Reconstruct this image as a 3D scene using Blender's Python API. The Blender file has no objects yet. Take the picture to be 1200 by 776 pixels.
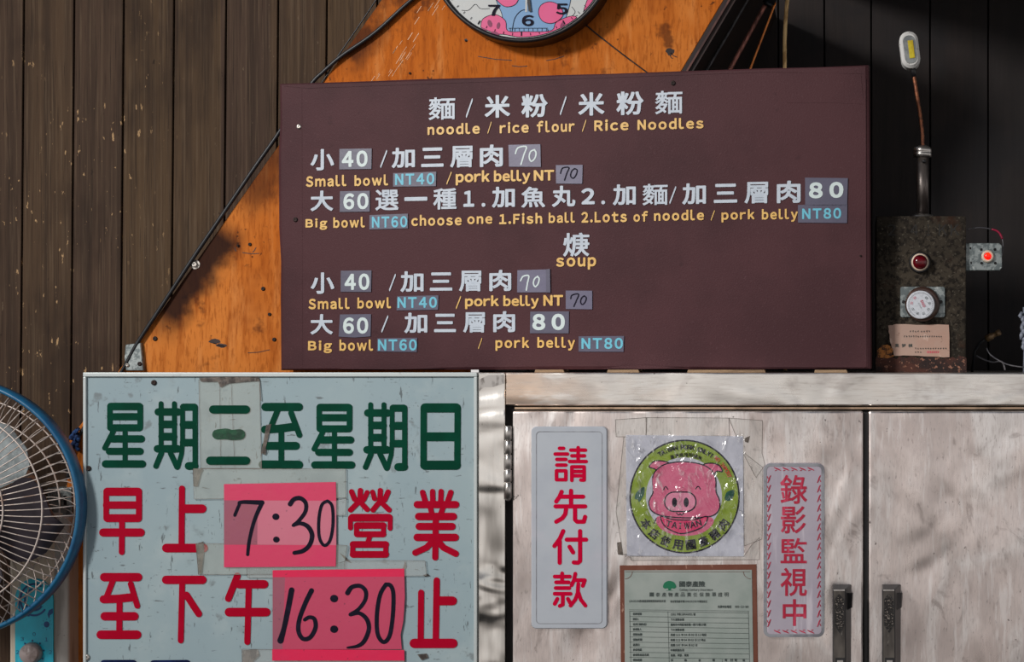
import bpy, bmesh, math, random
from math import sin, cos, pi, radians, atan2, hypot, floor
from mathutils import Vector
from mathutils.geometry import delaunay_2d_cdt
random.seed(7)
sc = bpy.context.scene
# ------------------------------------------------------------------ camera, light, exposure
S = 0.00128            # metres per photo pixel on the cabinet-front plane (Y = 0)
D = 2.4                # camera distance to that plane
PX, PY, ZC = 1000.0, 425.0, 1.5   # foot of the optical axis in the photo, camera height
cd = bpy.data.cameras.new('camera'); cam = bpy.data.objects.new('camera', cd); sc.collection.objects.link(cam)
cam.location = (0, -D, ZC); cam.rotation_euler = (pi/2, 0, 0)
cd.sensor_width = 36; cd.sensor_fit = 'HORIZONTAL'; cd.lens = 36*D/(1200*S)
cd.shift_x = (600-PX)/1200; cd.shift_y = (PY-388)/1200; cd.clip_start = .05
sc.camera = cam
sc.view_settings.view_transform = 'Standard'; sc.view_settings.look = 'None'
sc.view_settings.gamma = 1; sc.view_settings.use_curve_mapping = False
sc.view_settings.exposure = 0.0
w = bpy.data.worlds.new('street_sky'); sc.world = w; w.use_nodes = True
nt = w.node_tree; nt.nodes.clear()
tc = nt.nodes.new('ShaderNodeTexCoord'); sx = nt.nodes.new('ShaderNodeSeparateXYZ')
mr = nt.nodes.new('ShaderNodeMapRange'); mr.inputs[1].default_value = -1
cr = nt.nodes.new('ShaderNodeValToRGB'); bg = nt.nodes.new('ShaderNodeBackground'); wo = nt.nodes.new('ShaderNodeOutputWorld')
nt.links.new(tc.outputs['Generated'], sx.inputs[0]); nt.links.new(sx.outputs[2], mr.inputs[0])
nt.links.new(mr.outputs[0], cr.inputs[0]); nt.links.new(cr.outputs[0], bg.inputs[0]); nt.links.new(bg.outputs[0], wo.inputs[0])
e = cr.color_ramp.elements
e[0].position = .22; e[0].color = (.07, .066, .062, 1)
e[1].position = .92; e[1].color = (.26, .29, .36, 1)
for p, c in ((.37, (.62, .57, .54, 1)), (.45, (1.85, 1.75, 1.69, 1)), (.56, (1.75, 1.71, 1.69, 1)), (.66, (.36, .38, .44, 1))):
    q = e.new(p); q.color = c
bg.inputs[1].default_value = 0.40
ld = bpy.data.lights.new('daylight_opening', 'AREA'); ld.shape = 'RECTANGLE'; ld.size = .45; ld.size_y = .45; ld.energy = 23
ld.color = (1, .96, .92); ld.spread = radians(80)
lo = bpy.data.objects.new('daylight_opening', ld); sc.collection.objects.link(lo)
lo.location = (-.5-1.95, -2.6, 1.5+1.55)
lo.rotation_euler = (Vector((-.20, .05, 1.38))-lo.location).to_track_quat('-Z', 'Y').to_euler()

# ------------------------------------------------------------------ helpers
def lin(c):
    return tuple(((v/255)/12.92 if v/255 <= .04045 else ((v/255+.055)/1.055)**2.4) for v in c)+(1,)
def P(px, py, Y=0.):
    f = S*(D+Y)/D
    return Vector(((px-PX)*f, Y, ZC+(PY-py)*f))
class Plane:
    def __init__(s, p0, n): s.p = Vector(p0); s.n = Vector(n).normalized()
    def __call__(s, px, py, lift=0.):
        o = Vector((0, -D, ZC)); d = Vector(((px-PX)*S, D, (PY-py)*S)); p = s.p+s.n*lift
        return o+d*((p-o).dot(s.n)/d.dot(s.n))
def front(Y): return Plane((0, Y, 0), (0, -1, 0))

class MB:
    def __init__(s): s.v = []; s.f = []; s.m = []; s.sm = []
    def add(s, vs, fs, mi=0, smooth=False):
        b = len(s.v); s.v += [Vector(v) for v in vs]
        for f in fs: s.f.append([b+i for i in f]); s.m.append(mi); s.sm.append(smooth)
        return s
    def poly(s, pts, mi=0): return s.add(pts, [list(range(len(pts)))], mi)
    def box(s, x0, x1, y0, y1, z0, z1, bev=0., mi=0):
        bm = bmesh.new(); bmesh.ops.create_cube(bm, size=1)
        for v in bm.verts:
            v.co = Vector(((x0+x1)/2+v.co.x*(x1-x0), (y0+y1)/2+v.co.y*(y1-y0), (z0+z1)/2+v.co.z*(z1-z0)))
        return s.bm(bm, bev, mi)
    def bm(s, bm, bev=0., mi=0, smooth=False):
        if bev > 0: bmesh.ops.bevel(bm, geom=list(bm.edges), offset=bev, segments=2, affect='EDGES', profile=.5)
        bmesh.ops.recalc_face_normals(bm, faces=list(bm.faces))
        bm.verts.index_update()
        s.add([v.co.copy() for v in bm.verts], [[v.index for v in f.verts] for f in bm.faces], mi, smooth); bm.free(); return s
    def pbox(s, x0, y0, x1, y1, Yf, Yb, bev=0., mi=0):
        a = P(x0, y0, Yf); b = P(x1, y1, Yf)
        return s.box(a.x, b.x, Yf, Yb, b.z, a.z, bev, mi)
    def hexa(s, p8, bev=0., mi=0):      # 4 front pts + 4 back pts in the same order
        bm = bmesh.new(); v = [bm.verts.new(p) for p in p8]
        for f in ((0, 1, 2, 3), (7, 6, 5, 4), (0, 4, 5, 1), (1, 5, 6, 2), (2, 6, 7, 3), (3, 7, 4, 0)): bm.faces.new([v[i] for i in f])
        return s.bm(bm, bev, mi)
    def prism(s, pts, dep, bev=0., mi=0, direc=None):   # pts world, extruded away from the camera, chamfered front rim
        n = len(pts); d = (direc or Vector((0, 1, 0)))*dep
        c = sum(pts, Vector())/n
        fr = pts
        rings = []
        if bev > 0:
            ins = []
            for i in range(n):
                a, b, q = pts[i-1], pts[i], pts[(i+1) % n]
                e1 = (b-a).normalized(); e2 = (q-b).normalized()
                t = (e1-e2)
                if t.length < 1e-6:
                    t = Vector((-e1.z, 0, e1.x)); k = bev
                    if (c-b).dot(t) < 0: t = -t
                    t.normalize()
                else:
                    t = -t; t.normalize(); k = bev/max(.35, abs(t.cross(e1).length))
                    if (c-b).dot(t) < 0: t = -t
                ins.append(b+t*k)
            fr = ins; rings = [fr, [p+d.normalized()*bev for p in pts], [p+d for p in pts]]
        else: rings = [fr, [p+d for p in pts]]
        vs = [p for r in rings for p in r]; fs = [list(range(n)), list(range(len(vs)-1, len(vs)-n-1, -1))]
        for r in range(len(rings)-1):
            for i in range(n):
                j = (i+1) % n; fs.append([r*n+j, r*n+i, (r+1)*n+i, (r+1)*n+j])
        return s.add(vs, fs, mi)
    def lathe(s, c, prof, n=32, mi=0, axis='y', smooth=True):  # prof: (radius, offset towards camera / up)
        vs = []; fs = []
        for r, h in prof:
            for i in range(n):
                a = 2*pi*i/n
                if axis == 'y': vs.append(Vector((c[0]+r*cos(a), c[1]-h, c[2]+r*sin(a))))
                else: vs.append(Vector((c[0]+r*cos(a), c[1]+r*sin(a), c[2]+h)))
        for k in range(len(prof)-1):
            for i in range(n):
                j = (i+1) % n; fs.append([k*n+i, k*n+j, (k+1)*n+j, (k+1)*n+i])
        s.add(vs, fs, mi, smooth)
        b = len(s.v)-len(vs)
        s.f.append([b+i for i in range(n)][::-1]); s.m.append(mi); s.sm.append(False)
        s.f.append([b+(len(prof)-1)*n+i for i in range(n)]); s.m.append(mi); s.sm.append(False)
        return s
    def tube(s, pts, r, n=8, mi=0, closed=False):
        pts = [Vector(p) for p in pts]; N = len(pts); vs = []; fs = []
        for i, p in enumerate(pts):
            if closed: t = pts[(i+1) % N]-pts[i-1]
            else: t = pts[min(i+1, N-1)]-pts[max(i-1, 0)]
            t.normalize()
            u = t.cross(Vector((0, 1, 0)))
            if u.length < .05: u = t.cross(Vector((1, 0, 0)))
            u.normalize(); q = t.cross(u).normalized()
            rr = r[i] if isinstance(r, (list, tuple)) else r
            for k in range(n): vs.append(p+u*rr*cos(2*pi*k/n)+q*rr*sin(2*pi*k/n))
        for i in range(N if closed else N-1):
            a = i*n; b = ((i+1) % N)*n
            for k in range(n): fs.append([a+k, a+(k+1) % n, b+(k+1) % n, b+k])
        if not closed: fs.append(list(range(n))[::-1]); fs.append([(N-1)*n+k for k in range(n)])
        return s.add(vs, fs, mi, True)
    # ---- flat artwork: points in photo pixels, laid on plane F at a small lift
    def art(s, F, pts, lift=.0004, mi=0):
        s.poly([F(x, y, lift) for x, y in pts], mi); return s
    def stroke(s, F, pts, wd, lift=.0004, mi=0, cap=10, smooth=0, closed=False, acc=None):
        if smooth: pts = spline(pts, smooth, closed)
        N = len(pts); W = wd if isinstance(wd, (list, tuple)) else [wd]*N
        if len(W) != N:
            k = [i*(len(W)-1)/max(1, N-1) for i in range(N)]
            W = [W[min(len(W)-1, int(q))]*(1-q % 1)+W[min(len(W)-1, int(q)+1)]*(q % 1) for q in k]
        polys = []
        for i in range(N-1):
            (x0, y0), (x1, y1) = pts[i], pts[i+1]; l = hypot(x1-x0, y1-y0)
            if l < 1e-6: continue
            nx, ny = -(y1-y0)/l/2, (x1-x0)/l/2
            polys.append([(x0+nx*W[i], y0+ny*W[i]), (x1+nx*W[i+1], y1+ny*W[i+1]), (x1-nx*W[i+1], y1-ny*W[i+1]), (x0-nx*W[i], y0-ny*W[i])])
        n = cap or 6
        for i, ((x, y), d) in enumerate(zip(pts, W)):
            if cap or 0 < i < N-1: polys.append([(x+d/2*cos(2*pi*k/n), y+d/2*sin(2*pi*k/n)) for k in range(n)])
        if acc is not None: acc += polys; return s
        return s.merged(F, polys, lift, mi)
    def merged(s, F, polys, lift=.0004, mi=0):      # outline shapes fused into one flat surface
        v, f = union(polys); return s.add([F(x, y, lift) for x, y in v], f, mi)
    def text(s, F, body, x0, y0, x1, y1, bold=.0, slope=0., lift=.0004, mi=0, rot=0., sp=.1):
        vs, fs = glyphs(body, bold, sp)
        ax = min(v[0] for v in vs); bx = max(v[0] for v in vs); ay = min(v[1] for v in vs); by = max(v[1] for v in vs)
        cx, cy = (x0+x1)/2, (y0+y1)/2; out = []
        for u, v in vs:
            dx = ((u-ax)/max(1e-6, bx-ax)-.5)*(x1-x0); dy = (.5-(v-ay)/max(1e-6, by-ay))*(y1-y0)
            dy += slope*dx
            out.append(F(cx+dx*cos(rot)-dy*sin(rot), cy+dx*sin(rot)+dy*cos(rot), lift))
        s.add(out, fs, mi); return s

def spline(p, n, closed=False):
    out = []; N = len(p)
    for i in range(N if closed else N-1):
        if closed: a, b, c, d = p[i-1], p[i], p[(i+1) % N], p[(i+2) % N]
        else: a, b, c, d = p[max(i-1, 0)], p[i], p[i+1], p[min(i+2, N-1)]
        for k in range(n):
            t = k/n
            out.append(tuple(.5*(2*b[j]+(c[j]-a[j])*t+(2*a[j]-5*b[j]+4*c[j]-d[j])*t*t+(3*b[j]-a[j]-3*c[j]+d[j])*t**3) for j in range(len(b))))
    if not closed: out.append(tuple(p[-1]))
    return out
def union(polys):
    V = []; Fc = []
    for p in polys:
        a2 = sum(p[i-1][0]*p[i][1]-p[i][0]*p[i-1][1] for i in range(len(p)))
        if abs(a2) < 1e-6: continue
        if a2 < 0: p = p[::-1]
        b = len(V); V += [Vector(q) for q in p]; Fc.append(list(range(b, b+len(p))))
    r = delaunay_2d_cdt(V, [], Fc, 1, 1e-5)
    return [(q.x, q.y) for q in r[0]], [list(f) for f, o in zip(r[2], r[5]) if o]
_gc = {}
def outline(body):
    if body not in _gc:
        c = bpy.data.curves.new('lettering_curve', 'FONT'); c.body = body; c.resolution_u = 4
        o = bpy.data.objects.new('lettering_curve', c); sc.collection.objects.link(o)
        dg = bpy.context.evaluated_depsgraph_get(); dg.update()
        m = bpy.data.meshes.new_from_object(o.evaluated_get(dg))
        v = [(q.co.x, q.co.y) for q in m.vertices]; cnt = {}
        for f in m.polygons:
            for k in f.edge_keys: cnt[k] = cnt.get(k, 0)+1
        _gc[body] = (v, [list(f.vertices) for f in m.polygons], [k for k in cnt if cnt[k] == 1])
        bpy.data.meshes.remove(m); bpy.data.objects.remove(o); bpy.data.curves.remove(c)
    return _gc[body]
_bc = {}
def glyphs(body, bold, sp):
    key = (body, bold, sp)
    if key in _bc: return _bc[key]
    V = []; Fc = []; x = 0.
    for ch in body:
        if ch == ' ': x += .28; continue
        lat = 33 <= ord(ch) < 127
        v, f, bd = outline(chr(ord(ch)+0xFEE0) if lat else ch)
        if bold > 0:
            P_ = [[v[i] for i in q] for q in f]
            for a, b in bd:
                p, q = Vector(v[a]), Vector(v[b]); d = q-p
                if d.length < 1e-6: continue
                n = Vector((-d.y, d.x)).normalized()*bold; P_.append([tuple(p+n), tuple(p-n), tuple(q-n), tuple(q+n)])
            for i in {i for k in bd for i in k}: P_.append([(v[i][0]+bold*cos(k*pi/4+.39), v[i][1]+bold*sin(k*pi/4+.39)) for k in range(8)])
            v, f = union(P_)
        if lat:
            a = min(p[0] for p in v); b = max(p[0] for p in v); off = x-a; x += b-a+sp
        else: off = x; x += 1.
        k = len(V); V += [(p[0]+off, p[1]) for p in v]; Fc += [[k+i for i in q] for q in f]
    _bc[key] = (V, Fc); return _bc[key]
def rrect(x0, y0, x1, y1, r, n=6):
    o = []
    for cx, cy, a in ((x1-r, y0+r, -pi/2), (x1-r, y1-r, 0), (x0+r, y1-r, pi/2), (x0+r, y0+r, pi)):
        for k in range(n+1): t = a+pi/2*k/n; o.append((cx+r*cos(t), cy+r*sin(t)))
    return o
def ell(cx, cy, rx, ry, n=40, rot=0):
    return [(cx+rx*cos(2*pi*k/n)*cos(rot)-ry*sin(2*pi*k/n)*sin(rot), cy+rx*cos(2*pi*k/n)*sin(rot)+ry*sin(2*pi*k/n)*cos(rot)) for k in range(n)]

def root(name, loc, label, cat, group=None):
    o = bpy.data.objects.new(name, None); sc.collection.objects.link(o); o.location = loc; o.empty_display_size = .05
    o['label'] = label; o['category'] = cat
    if group: o['group'] = group
    return o
def base(o):
    v = Vector(o.location); p = o.parent
    while p: v += Vector(p.location); p = p.parent
    return v
def obj(name, mb, mats, parent=None, label=None, cat=None, group=None, kind=None, loc=None):
    if not isinstance(mats, (list, tuple)): mats = [mats]
    b = base(parent) if parent else Vector(loc or (0, 0, 0))
    me = bpy.data.meshes.new(name); me.from_pydata([v-b for v in mb.v], [], mb.f)
    for m in mats: me.materials.append(m)
    me.polygons.foreach_set('material_index', mb.m); me.polygons.foreach_set('use_smooth', mb.sm); me.update()
    o = bpy.data.objects.new(name, me); sc.collection.objects.link(o)
    if parent: o.parent = parent
    else: o.location = b
    if label: o['label'] = label
    if cat: o['category'] = cat
    if group: o['group'] = group
    if kind: o['kind'] = kind
    return o

# ------------------------------------------------------------------ materials
def mat(name, base, rough=.5, metal=0., layers=(), bump=None, alpha=1., emit=None, spec=.5, planks=None, rvar=None, dent=None):
    m = bpy.data.materials.new(name); m.use_nodes = True; t = m.node_tree; N = t.nodes; L = t.links
    b = N['Principled BSDF']; b.inputs['Roughness'].default_value = rough; b.inputs['Metallic'].default_value = metal
    b.inputs['Specular IOR Level'].default_value = spec
    tc = N.new('ShaderNodeTexCoord')
    def noise(scale, detail=4, dist=0., rot=(0, 0, 0), off=(0, 0, 0)):
        mp = N.new('ShaderNodeMapping'); mp.inputs['Scale'].default_value = scale; mp.inputs['Rotation'].default_value = rot; mp.inputs['Location'].default_value = off
        L.new(tc.outputs['Object'], mp.inputs[0])
        n = N.new('ShaderNodeTexNoise'); n.inputs['Scale'].default_value = 1; n.inputs['Detail'].default_value = detail; n.inputs['Distortion'].default_value = dist
        n.inputs['Roughness'].default_value = .62
        L.new(mp.outputs[0], n.inputs['Vector']); return n.outputs['Fac']
    col = None
    rgb = N.new('ShaderNodeRGB'); rgb.outputs[0].default_value = lin(base); col = rgb.outputs[0]
    if planks:
        x0, wd, c2 = planks
        sp_ = N.new('ShaderNodeSeparateXYZ'); L.new(tc.outputs['Object'], sp_.inputs[0])
        a = N.new('ShaderNodeMath'); a.operation = 'MULTIPLY_ADD'; a.inputs[1].default_value = 1/wd; a.inputs[2].default_value = -x0/wd
        L.new(sp_.outputs[0], a.inputs[0]); fl = N.new('ShaderNodeMath'); fl.operation = 'FLOOR'; L.new(a.outputs[0], fl.inputs[0])
        wn = N.new('ShaderNodeTexWhiteNoise'); wn.noise_dimensions = '1D'; L.new(fl.outputs[0], wn.inputs['W'])
        mx = N.new('ShaderNodeMix'); mx.data_type = 'RGBA'; L.new(wn.outputs[0], mx.inputs[0]); L.new(col, mx.inputs[6]); mx.inputs[7].default_value = lin(c2); col = mx.outputs[2]
    for ly in layers:
        f = noise(ly['sc'], ly.get('d', 4), ly.get('dist', 0.), ly.get('rot', (0, 0, 0)), ly.get('off', (0, 0, 0)))
        r = N.new('ShaderNodeMapRange'); r.interpolation_type = 'SMOOTHSTEP'
        r.inputs[1].default_value = ly['lo']; r.inputs[2].default_value = ly['hi']; r.inputs[4].default_value = ly.get('fac', 1.)
        L.new(f, r.inputs[0]); fac = r.outputs[0]
        if 'mask' in ly:
            f2 = noise(ly['mask'][0], 2, off=(3.1, 0, 1.7)); r2 = N.new('ShaderNodeMapRange'); r2.interpolation_type = 'SMOOTHSTEP'
            r2.inputs[1].default_value = ly['mask'][1]; r2.inputs[2].default_value = ly['mask'][2]; L.new(f2, r2.inputs[0])
            mu = N.new('ShaderNodeMath'); mu.operation = 'MULTIPLY'; L.new(fac, mu.inputs[0]); L.new(r2.outputs[0], mu.inputs[1]); fac = mu.outputs[0]
        if 'grad' in ly:   # (axis, from, to)
            sp_ = N.new('ShaderNodeSeparateXYZ'); L.new(tc.outputs['Object'], sp_.inputs[0])
            r2 = N.new('ShaderNodeMapRange'); r2.interpolation_type = 'SMOOTHSTEP'; r2.inputs[1].default_value = ly['grad'][1]; r2.inputs[2].default_value = ly['grad'][2]
            if ly['grad'][1] > ly['grad'][2]:
                r2.inputs[1].default_value = ly['grad'][2]; r2.inputs[2].default_value = ly['grad'][1]; r2.inputs[3].default_value = 1; r2.inputs[4].default_value = 0
            L.new(sp_.outputs[ly['grad'][0]], r2.inputs[0])
            mu = N.new('ShaderNodeMath'); mu.operation = 'MULTIPLY'; L.new(fac, mu.inputs[0]); L.new(r2.outputs[0], mu.inputs[1]); fac = mu.outputs[0]
        mx = N.new('ShaderNodeMix'); mx.data_type = 'RGBA'; L.new(fac, mx.inputs[0]); L.new(col, mx.inputs[6]); mx.inputs[7].default_value = lin(ly['c']); col = mx.outputs[2]
    L.new(col, b.inputs['Base Color'])
    if rvar:
        f = noise(rvar[0], 5); r = N.new('ShaderNodeMapRange'); r.inputs[1].default_value = .3; r.inputs[2].default_value = .7
        r.inputs[3].default_value = rvar[1]; r.inputs[4].default_value = rvar[2]; L.new(f, r.inputs[0]); L.new(r.outputs[0], b.inputs['Roughness'])
    if bump:
        f = noise(bump[0], 5, bump[2] if len(bump) > 2 else 0); bp = N.new('ShaderNodeBump'); bp.inputs['Strength'].default_value = bump[1]; bp.inputs['Distance'].default_value = .002
        L.new(f, bp.inputs['Height']); L.new(bp.outputs[0], b.inputs['Normal'])
        if dent:
            f = noise(dent[0], 2, .6, off=(5, 1, 2)); b2 = N.new('ShaderNodeBump'); b2.inputs['Strength'].default_value = 1; b2.inputs['Distance'].default_value = dent[1]
            L.new(f, b2.inputs['Height']); L.new(b2.outputs[0], bp.inputs['Normal'])
    if alpha < 1: b.inputs['Alpha'].default_value = alpha
    if emit: b.inputs['Emission Color'].default_value = lin(emit[0]); b.inputs['Emission Strength'].default_value = emit[1]
    return m
ly = lambda c, sc, lo, hi, fac=1., **k: dict(c=c, sc=sc, lo=lo, hi=hi, fac=fac, **k)

WOOD = mat('weathered_plank', (72, 57, 48), .85, spec=.12, planks=(-1.35, .0805, (82, 65, 48)), layers=(
    ly((50, 40, 34), (60, 60, 1.5), .38, .68, .65, dist=.3), ly((100, 84, 68), (260, 260, 5), .48, .70, .6), ly((38, 30, 26), (340, 340, 8), .52, .68, .6),
    ly((44, 35, 31), (7, 7, 3.5), .48, .72, .6), ly((34, 28, 25), (90, 90, 45), .66, .70, .7, mask=((9, 9, 6), .45, .6)), ly((116, 100, 82), (150, 150, 60), .66, .70, .5, mask=((7, 7, 5), .45, .6)),
    ly((176, 144, 106), (110, 110, 42), .635, .66, .9, mask=((6, 6, 5), .44, .54), grad=(0, -1.06, -1.20))),
    bump=((90, 90, 5), .3))
DWOOD = mat('shaded_plank', (40, 31, 29), .8, planks=(0, .115, (32, 26, 26)), layers=(ly((24, 19, 19), (40, 40, 3), .4, .7, .8), ly((18, 16, 20), (4, 4, 4), .45, .65, .8)), bump=((90, 90, 5), .3))  # plank colour darkened to carry the recess's shade
DARK = mat('dark_gap', (14, 12, 14), .9, layers=(ly((8, 8, 9), (30, 30, 30), .4, .6),))
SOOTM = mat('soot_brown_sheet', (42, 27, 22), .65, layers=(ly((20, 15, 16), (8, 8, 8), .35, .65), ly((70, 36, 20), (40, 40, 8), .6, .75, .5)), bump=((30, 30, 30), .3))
CEMENT = mat('grimy_concrete', (70, 68, 66), .9, layers=(ly((50, 48, 46), (3, 3, 3), .4, .6),))
ORANGE = mat('orange_plywood', (186, 98, 26), .7, spec=.12, layers=(
    ly((206, 124, 54), (2.6, 2.6, 2.6), .42, .62, .9), ly((212, 138, 74), (40, 40, 7), .52, .72, .55, rot=(0, .6, 0)), ly((152, 72, 10), (80, 80, 10), .48, .70, .65, rot=(0, .6, 0)), ly((136, 62, 12), (6, 6, 6), .52, .74, .75),
    ly((140, 68, 12), (260, 260, 50), .50, .66, .55, rot=(0, .6, 0)), ly((60, 32, 18), (60, 60, 60), .63, .67, .8, mask=((10, 10, 10), .46, .6)), ly((84, 40, 16), (16, 16, 16), .60, .70, .75)),
    bump=((45, 45, 9), .25))
def edge_band_mat():
    """plywood with the long dark band along its slanting edge (distance to the edge line, broken up by noise)"""
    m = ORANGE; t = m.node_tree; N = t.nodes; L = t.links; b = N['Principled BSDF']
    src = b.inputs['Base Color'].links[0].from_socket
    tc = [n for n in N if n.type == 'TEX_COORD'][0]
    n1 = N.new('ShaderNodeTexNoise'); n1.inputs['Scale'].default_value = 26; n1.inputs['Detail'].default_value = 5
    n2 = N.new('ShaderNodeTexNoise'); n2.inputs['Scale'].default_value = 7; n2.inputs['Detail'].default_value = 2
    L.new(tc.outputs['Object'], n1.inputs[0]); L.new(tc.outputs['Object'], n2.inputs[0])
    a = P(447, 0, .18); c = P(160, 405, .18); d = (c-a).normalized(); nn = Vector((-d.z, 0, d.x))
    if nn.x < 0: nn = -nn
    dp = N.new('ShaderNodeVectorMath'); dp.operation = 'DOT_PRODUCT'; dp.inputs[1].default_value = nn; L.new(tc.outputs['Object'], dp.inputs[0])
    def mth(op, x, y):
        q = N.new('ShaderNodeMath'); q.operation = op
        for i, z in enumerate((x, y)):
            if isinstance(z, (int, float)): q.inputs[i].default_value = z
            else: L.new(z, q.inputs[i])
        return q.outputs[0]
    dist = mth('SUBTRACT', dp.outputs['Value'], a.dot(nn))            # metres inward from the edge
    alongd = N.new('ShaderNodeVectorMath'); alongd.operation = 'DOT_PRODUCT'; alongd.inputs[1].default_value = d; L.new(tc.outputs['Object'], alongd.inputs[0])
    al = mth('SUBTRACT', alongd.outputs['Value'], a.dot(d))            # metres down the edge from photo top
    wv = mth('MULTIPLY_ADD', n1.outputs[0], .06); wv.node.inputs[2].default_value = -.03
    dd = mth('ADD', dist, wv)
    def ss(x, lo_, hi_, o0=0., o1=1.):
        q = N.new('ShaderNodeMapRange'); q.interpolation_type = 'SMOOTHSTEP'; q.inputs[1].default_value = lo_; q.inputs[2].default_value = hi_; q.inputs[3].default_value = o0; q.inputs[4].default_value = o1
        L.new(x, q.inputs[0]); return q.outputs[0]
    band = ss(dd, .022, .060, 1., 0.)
    k1 = mth('MULTIPLY', ss(al, .42, .47), ss(al, .60, .67, 1., 0.))   # darkest near the bottom
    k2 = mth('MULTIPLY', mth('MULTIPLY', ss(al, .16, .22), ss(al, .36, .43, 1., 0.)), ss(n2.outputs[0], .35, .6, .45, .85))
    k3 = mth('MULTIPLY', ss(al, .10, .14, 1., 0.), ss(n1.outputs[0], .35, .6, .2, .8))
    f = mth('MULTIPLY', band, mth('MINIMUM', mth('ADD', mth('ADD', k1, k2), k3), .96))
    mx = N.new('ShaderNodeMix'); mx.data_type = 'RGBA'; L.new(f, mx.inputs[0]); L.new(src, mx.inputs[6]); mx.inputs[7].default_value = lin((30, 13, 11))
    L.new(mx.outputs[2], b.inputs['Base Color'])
edge_band_mat()
BOARD = mat('maroon_vinyl', (74, 45, 49), .55, layers=(ly((62, 37, 41), (4, 4, 4), .4, .65, .8), ly((92, 64, 68), (320, 320, 320), .58, .7, .35), ly((52, 30, 34), (30, 30, 30), .66, .74, .4)), bump=((420, 420, 420), .2), spec=.12)
STEEL = mat('scuffed_stainless', (236, 224, 219), .36, 1., layers=(
    ly((196, 182, 177), (6, 6, 4), .38, .64, .7, dist=1.), ly((252, 249, 247), (12, 12, 4), .44, .66, .75, dist=1.2), ly((210, 199, 194), (90, 90, 4), .44, .70, .35),
    ly((196, 186, 182), (420, 420, 60), .45, .66, .45), ly((150, 138, 134), (28, 28, 15), .56, .72, .55, dist=1.5), ly((252, 248, 246), (110, 110, 12), .54, .68, .5, rot=(0, .45, 0)),
    ly((128, 118, 114), (260, 260, 70), .62, .68, .4), ly((84, 76, 73), (60, 60, 50), .69, .72, .8)),
    bump=((60, 60, 8), .07), rvar=((16, 16, 5), .2, .48), dent=((7, 7, 4), .012))
STEELW = mat('brushed_stainless_rail', (238, 234, 228), .36, 1., layers=(
    ly((222, 190, 164), (2.2, 2.2, 5), .46, .66, .75), ly((188, 178, 174), (9, 9, 14), .50, .72, .6, dist=1), ly((252, 250, 246), (14, 14, 60), .50, .68, .6), ly((196, 186, 178), (30, 30, 420), .48, .68, .4), ly((84, 74, 66), (70, 70, 90), .68, .71, .8), ly((150, 138, 128), (10, 10, 160), .60, .70, .35)),
    bump=((8, 8, 80), .05), rvar=((10, 10, 16), .18, .45), dent=((5, 5, 9), .012))
GALV = mat('galvanised_plate', (150, 158, 158), .5, .55, layers=(ly((92, 102, 104), (90, 90, 90), .45, .55, .8), ly((200, 206, 204), (140, 140, 140), .6, .68, .7), ly((40, 40, 42), (60, 60, 60), .68, .74, .8)), bump=((90, 90, 90), .1))
SIGNW = mat('enamel_sign_face', (148, 166, 171), .5, spec=.25, layers=(
    ly((138, 158, 166), (3, 3, 3), .4, .65, .8), ly((164, 178, 180), (9, 9, 9), .52, .72, .6),
    ly((112, 122, 124), (22, 22, 22), .60, .76, .6, mask=((7, 7, 7), .42, .6)),
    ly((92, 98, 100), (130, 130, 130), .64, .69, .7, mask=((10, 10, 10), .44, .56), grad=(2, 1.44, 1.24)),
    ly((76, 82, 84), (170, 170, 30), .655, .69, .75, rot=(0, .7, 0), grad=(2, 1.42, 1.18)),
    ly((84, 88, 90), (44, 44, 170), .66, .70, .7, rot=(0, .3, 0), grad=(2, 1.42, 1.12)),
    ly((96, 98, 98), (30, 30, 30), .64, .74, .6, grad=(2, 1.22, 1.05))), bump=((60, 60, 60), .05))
ALUM = mat('aluminium_edge', (186, 194, 194), .4, .3, layers=(ly((150, 152, 152), (40, 40, 40), .6, .72, .6),))
GREEN = mat('green_lettering', (0, 56, 40), .45, spec=.06, layers=(ly((0, 66, 48), (30, 30, 30), .45, .65, .6), ly((60, 130, 110), (200, 200, 30), .7, .74, .4)))
RED = mat('red_lettering', (160, 0, 34), .45, spec=.06, layers=(ly((168, 4, 42), (25, 25, 25), .45, .65, .6), ly((110, 10, 34), (120, 120, 120), .68, .72, .5)))
NAVY = mat('navy_lettering', (24, 38, 82), .5, spec=.06, layers=(ly((16, 26, 60), (30, 30, 30), .4, .6),))
INK = mat('black_marker_ink', (24, 22, 36), .5, spec=.06, layers=(ly((34, 30, 48), (60, 60, 60), .5, .7),))
INKG = mat('print_ink', (52, 62, 60), .6, layers=(ly((72, 82, 80), (90, 90, 90), .5, .7),))
PINKV = mat('vivid_pink_paper', (204, 52, 92), .5, layers=(ly((206, 44, 92), (30, 30, 30), .45, .65, .7), ly((150, 40, 70), (160, 160, 160), .66, .72, .5)), bump=((60, 60, 60), .2))
PINKF = mat('faded_pink_paper', (196, 108, 128), .55, layers=(ly((196, 104, 126), (12, 12, 12), .4, .65, .8), ly((130, 70, 90), (150, 150, 150), .66, .71, .6)), bump=((50, 50, 50), .2))
PINKD = mat('stained_pink_paper', (150, 78, 96), .55, layers=(ly((150, 78, 100), (25, 25, 25), .4, .65, .8), ly((90, 50, 70), (120, 120, 120), .62, .70, .6)), bump=((50, 50, 50), .25))
PINKR = mat('rose_pink_paper', (186, 60, 92), .5, layers=(ly((188, 60, 94), (14, 14, 14), .4, .65, .8), ly((110, 40, 66), (150, 150, 150), .66, .71, .6)), bump=((50, 50, 50), .25))
PINKH = mat('hot_pink_paper', (216, 12, 74), .45, layers=(ly((210, 20, 76), (30, 30, 30), .45, .65, .7), ly((120, 20, 50), (110, 110, 110), .66, .72, .7)), bump=((60, 60, 60), .2))
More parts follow.
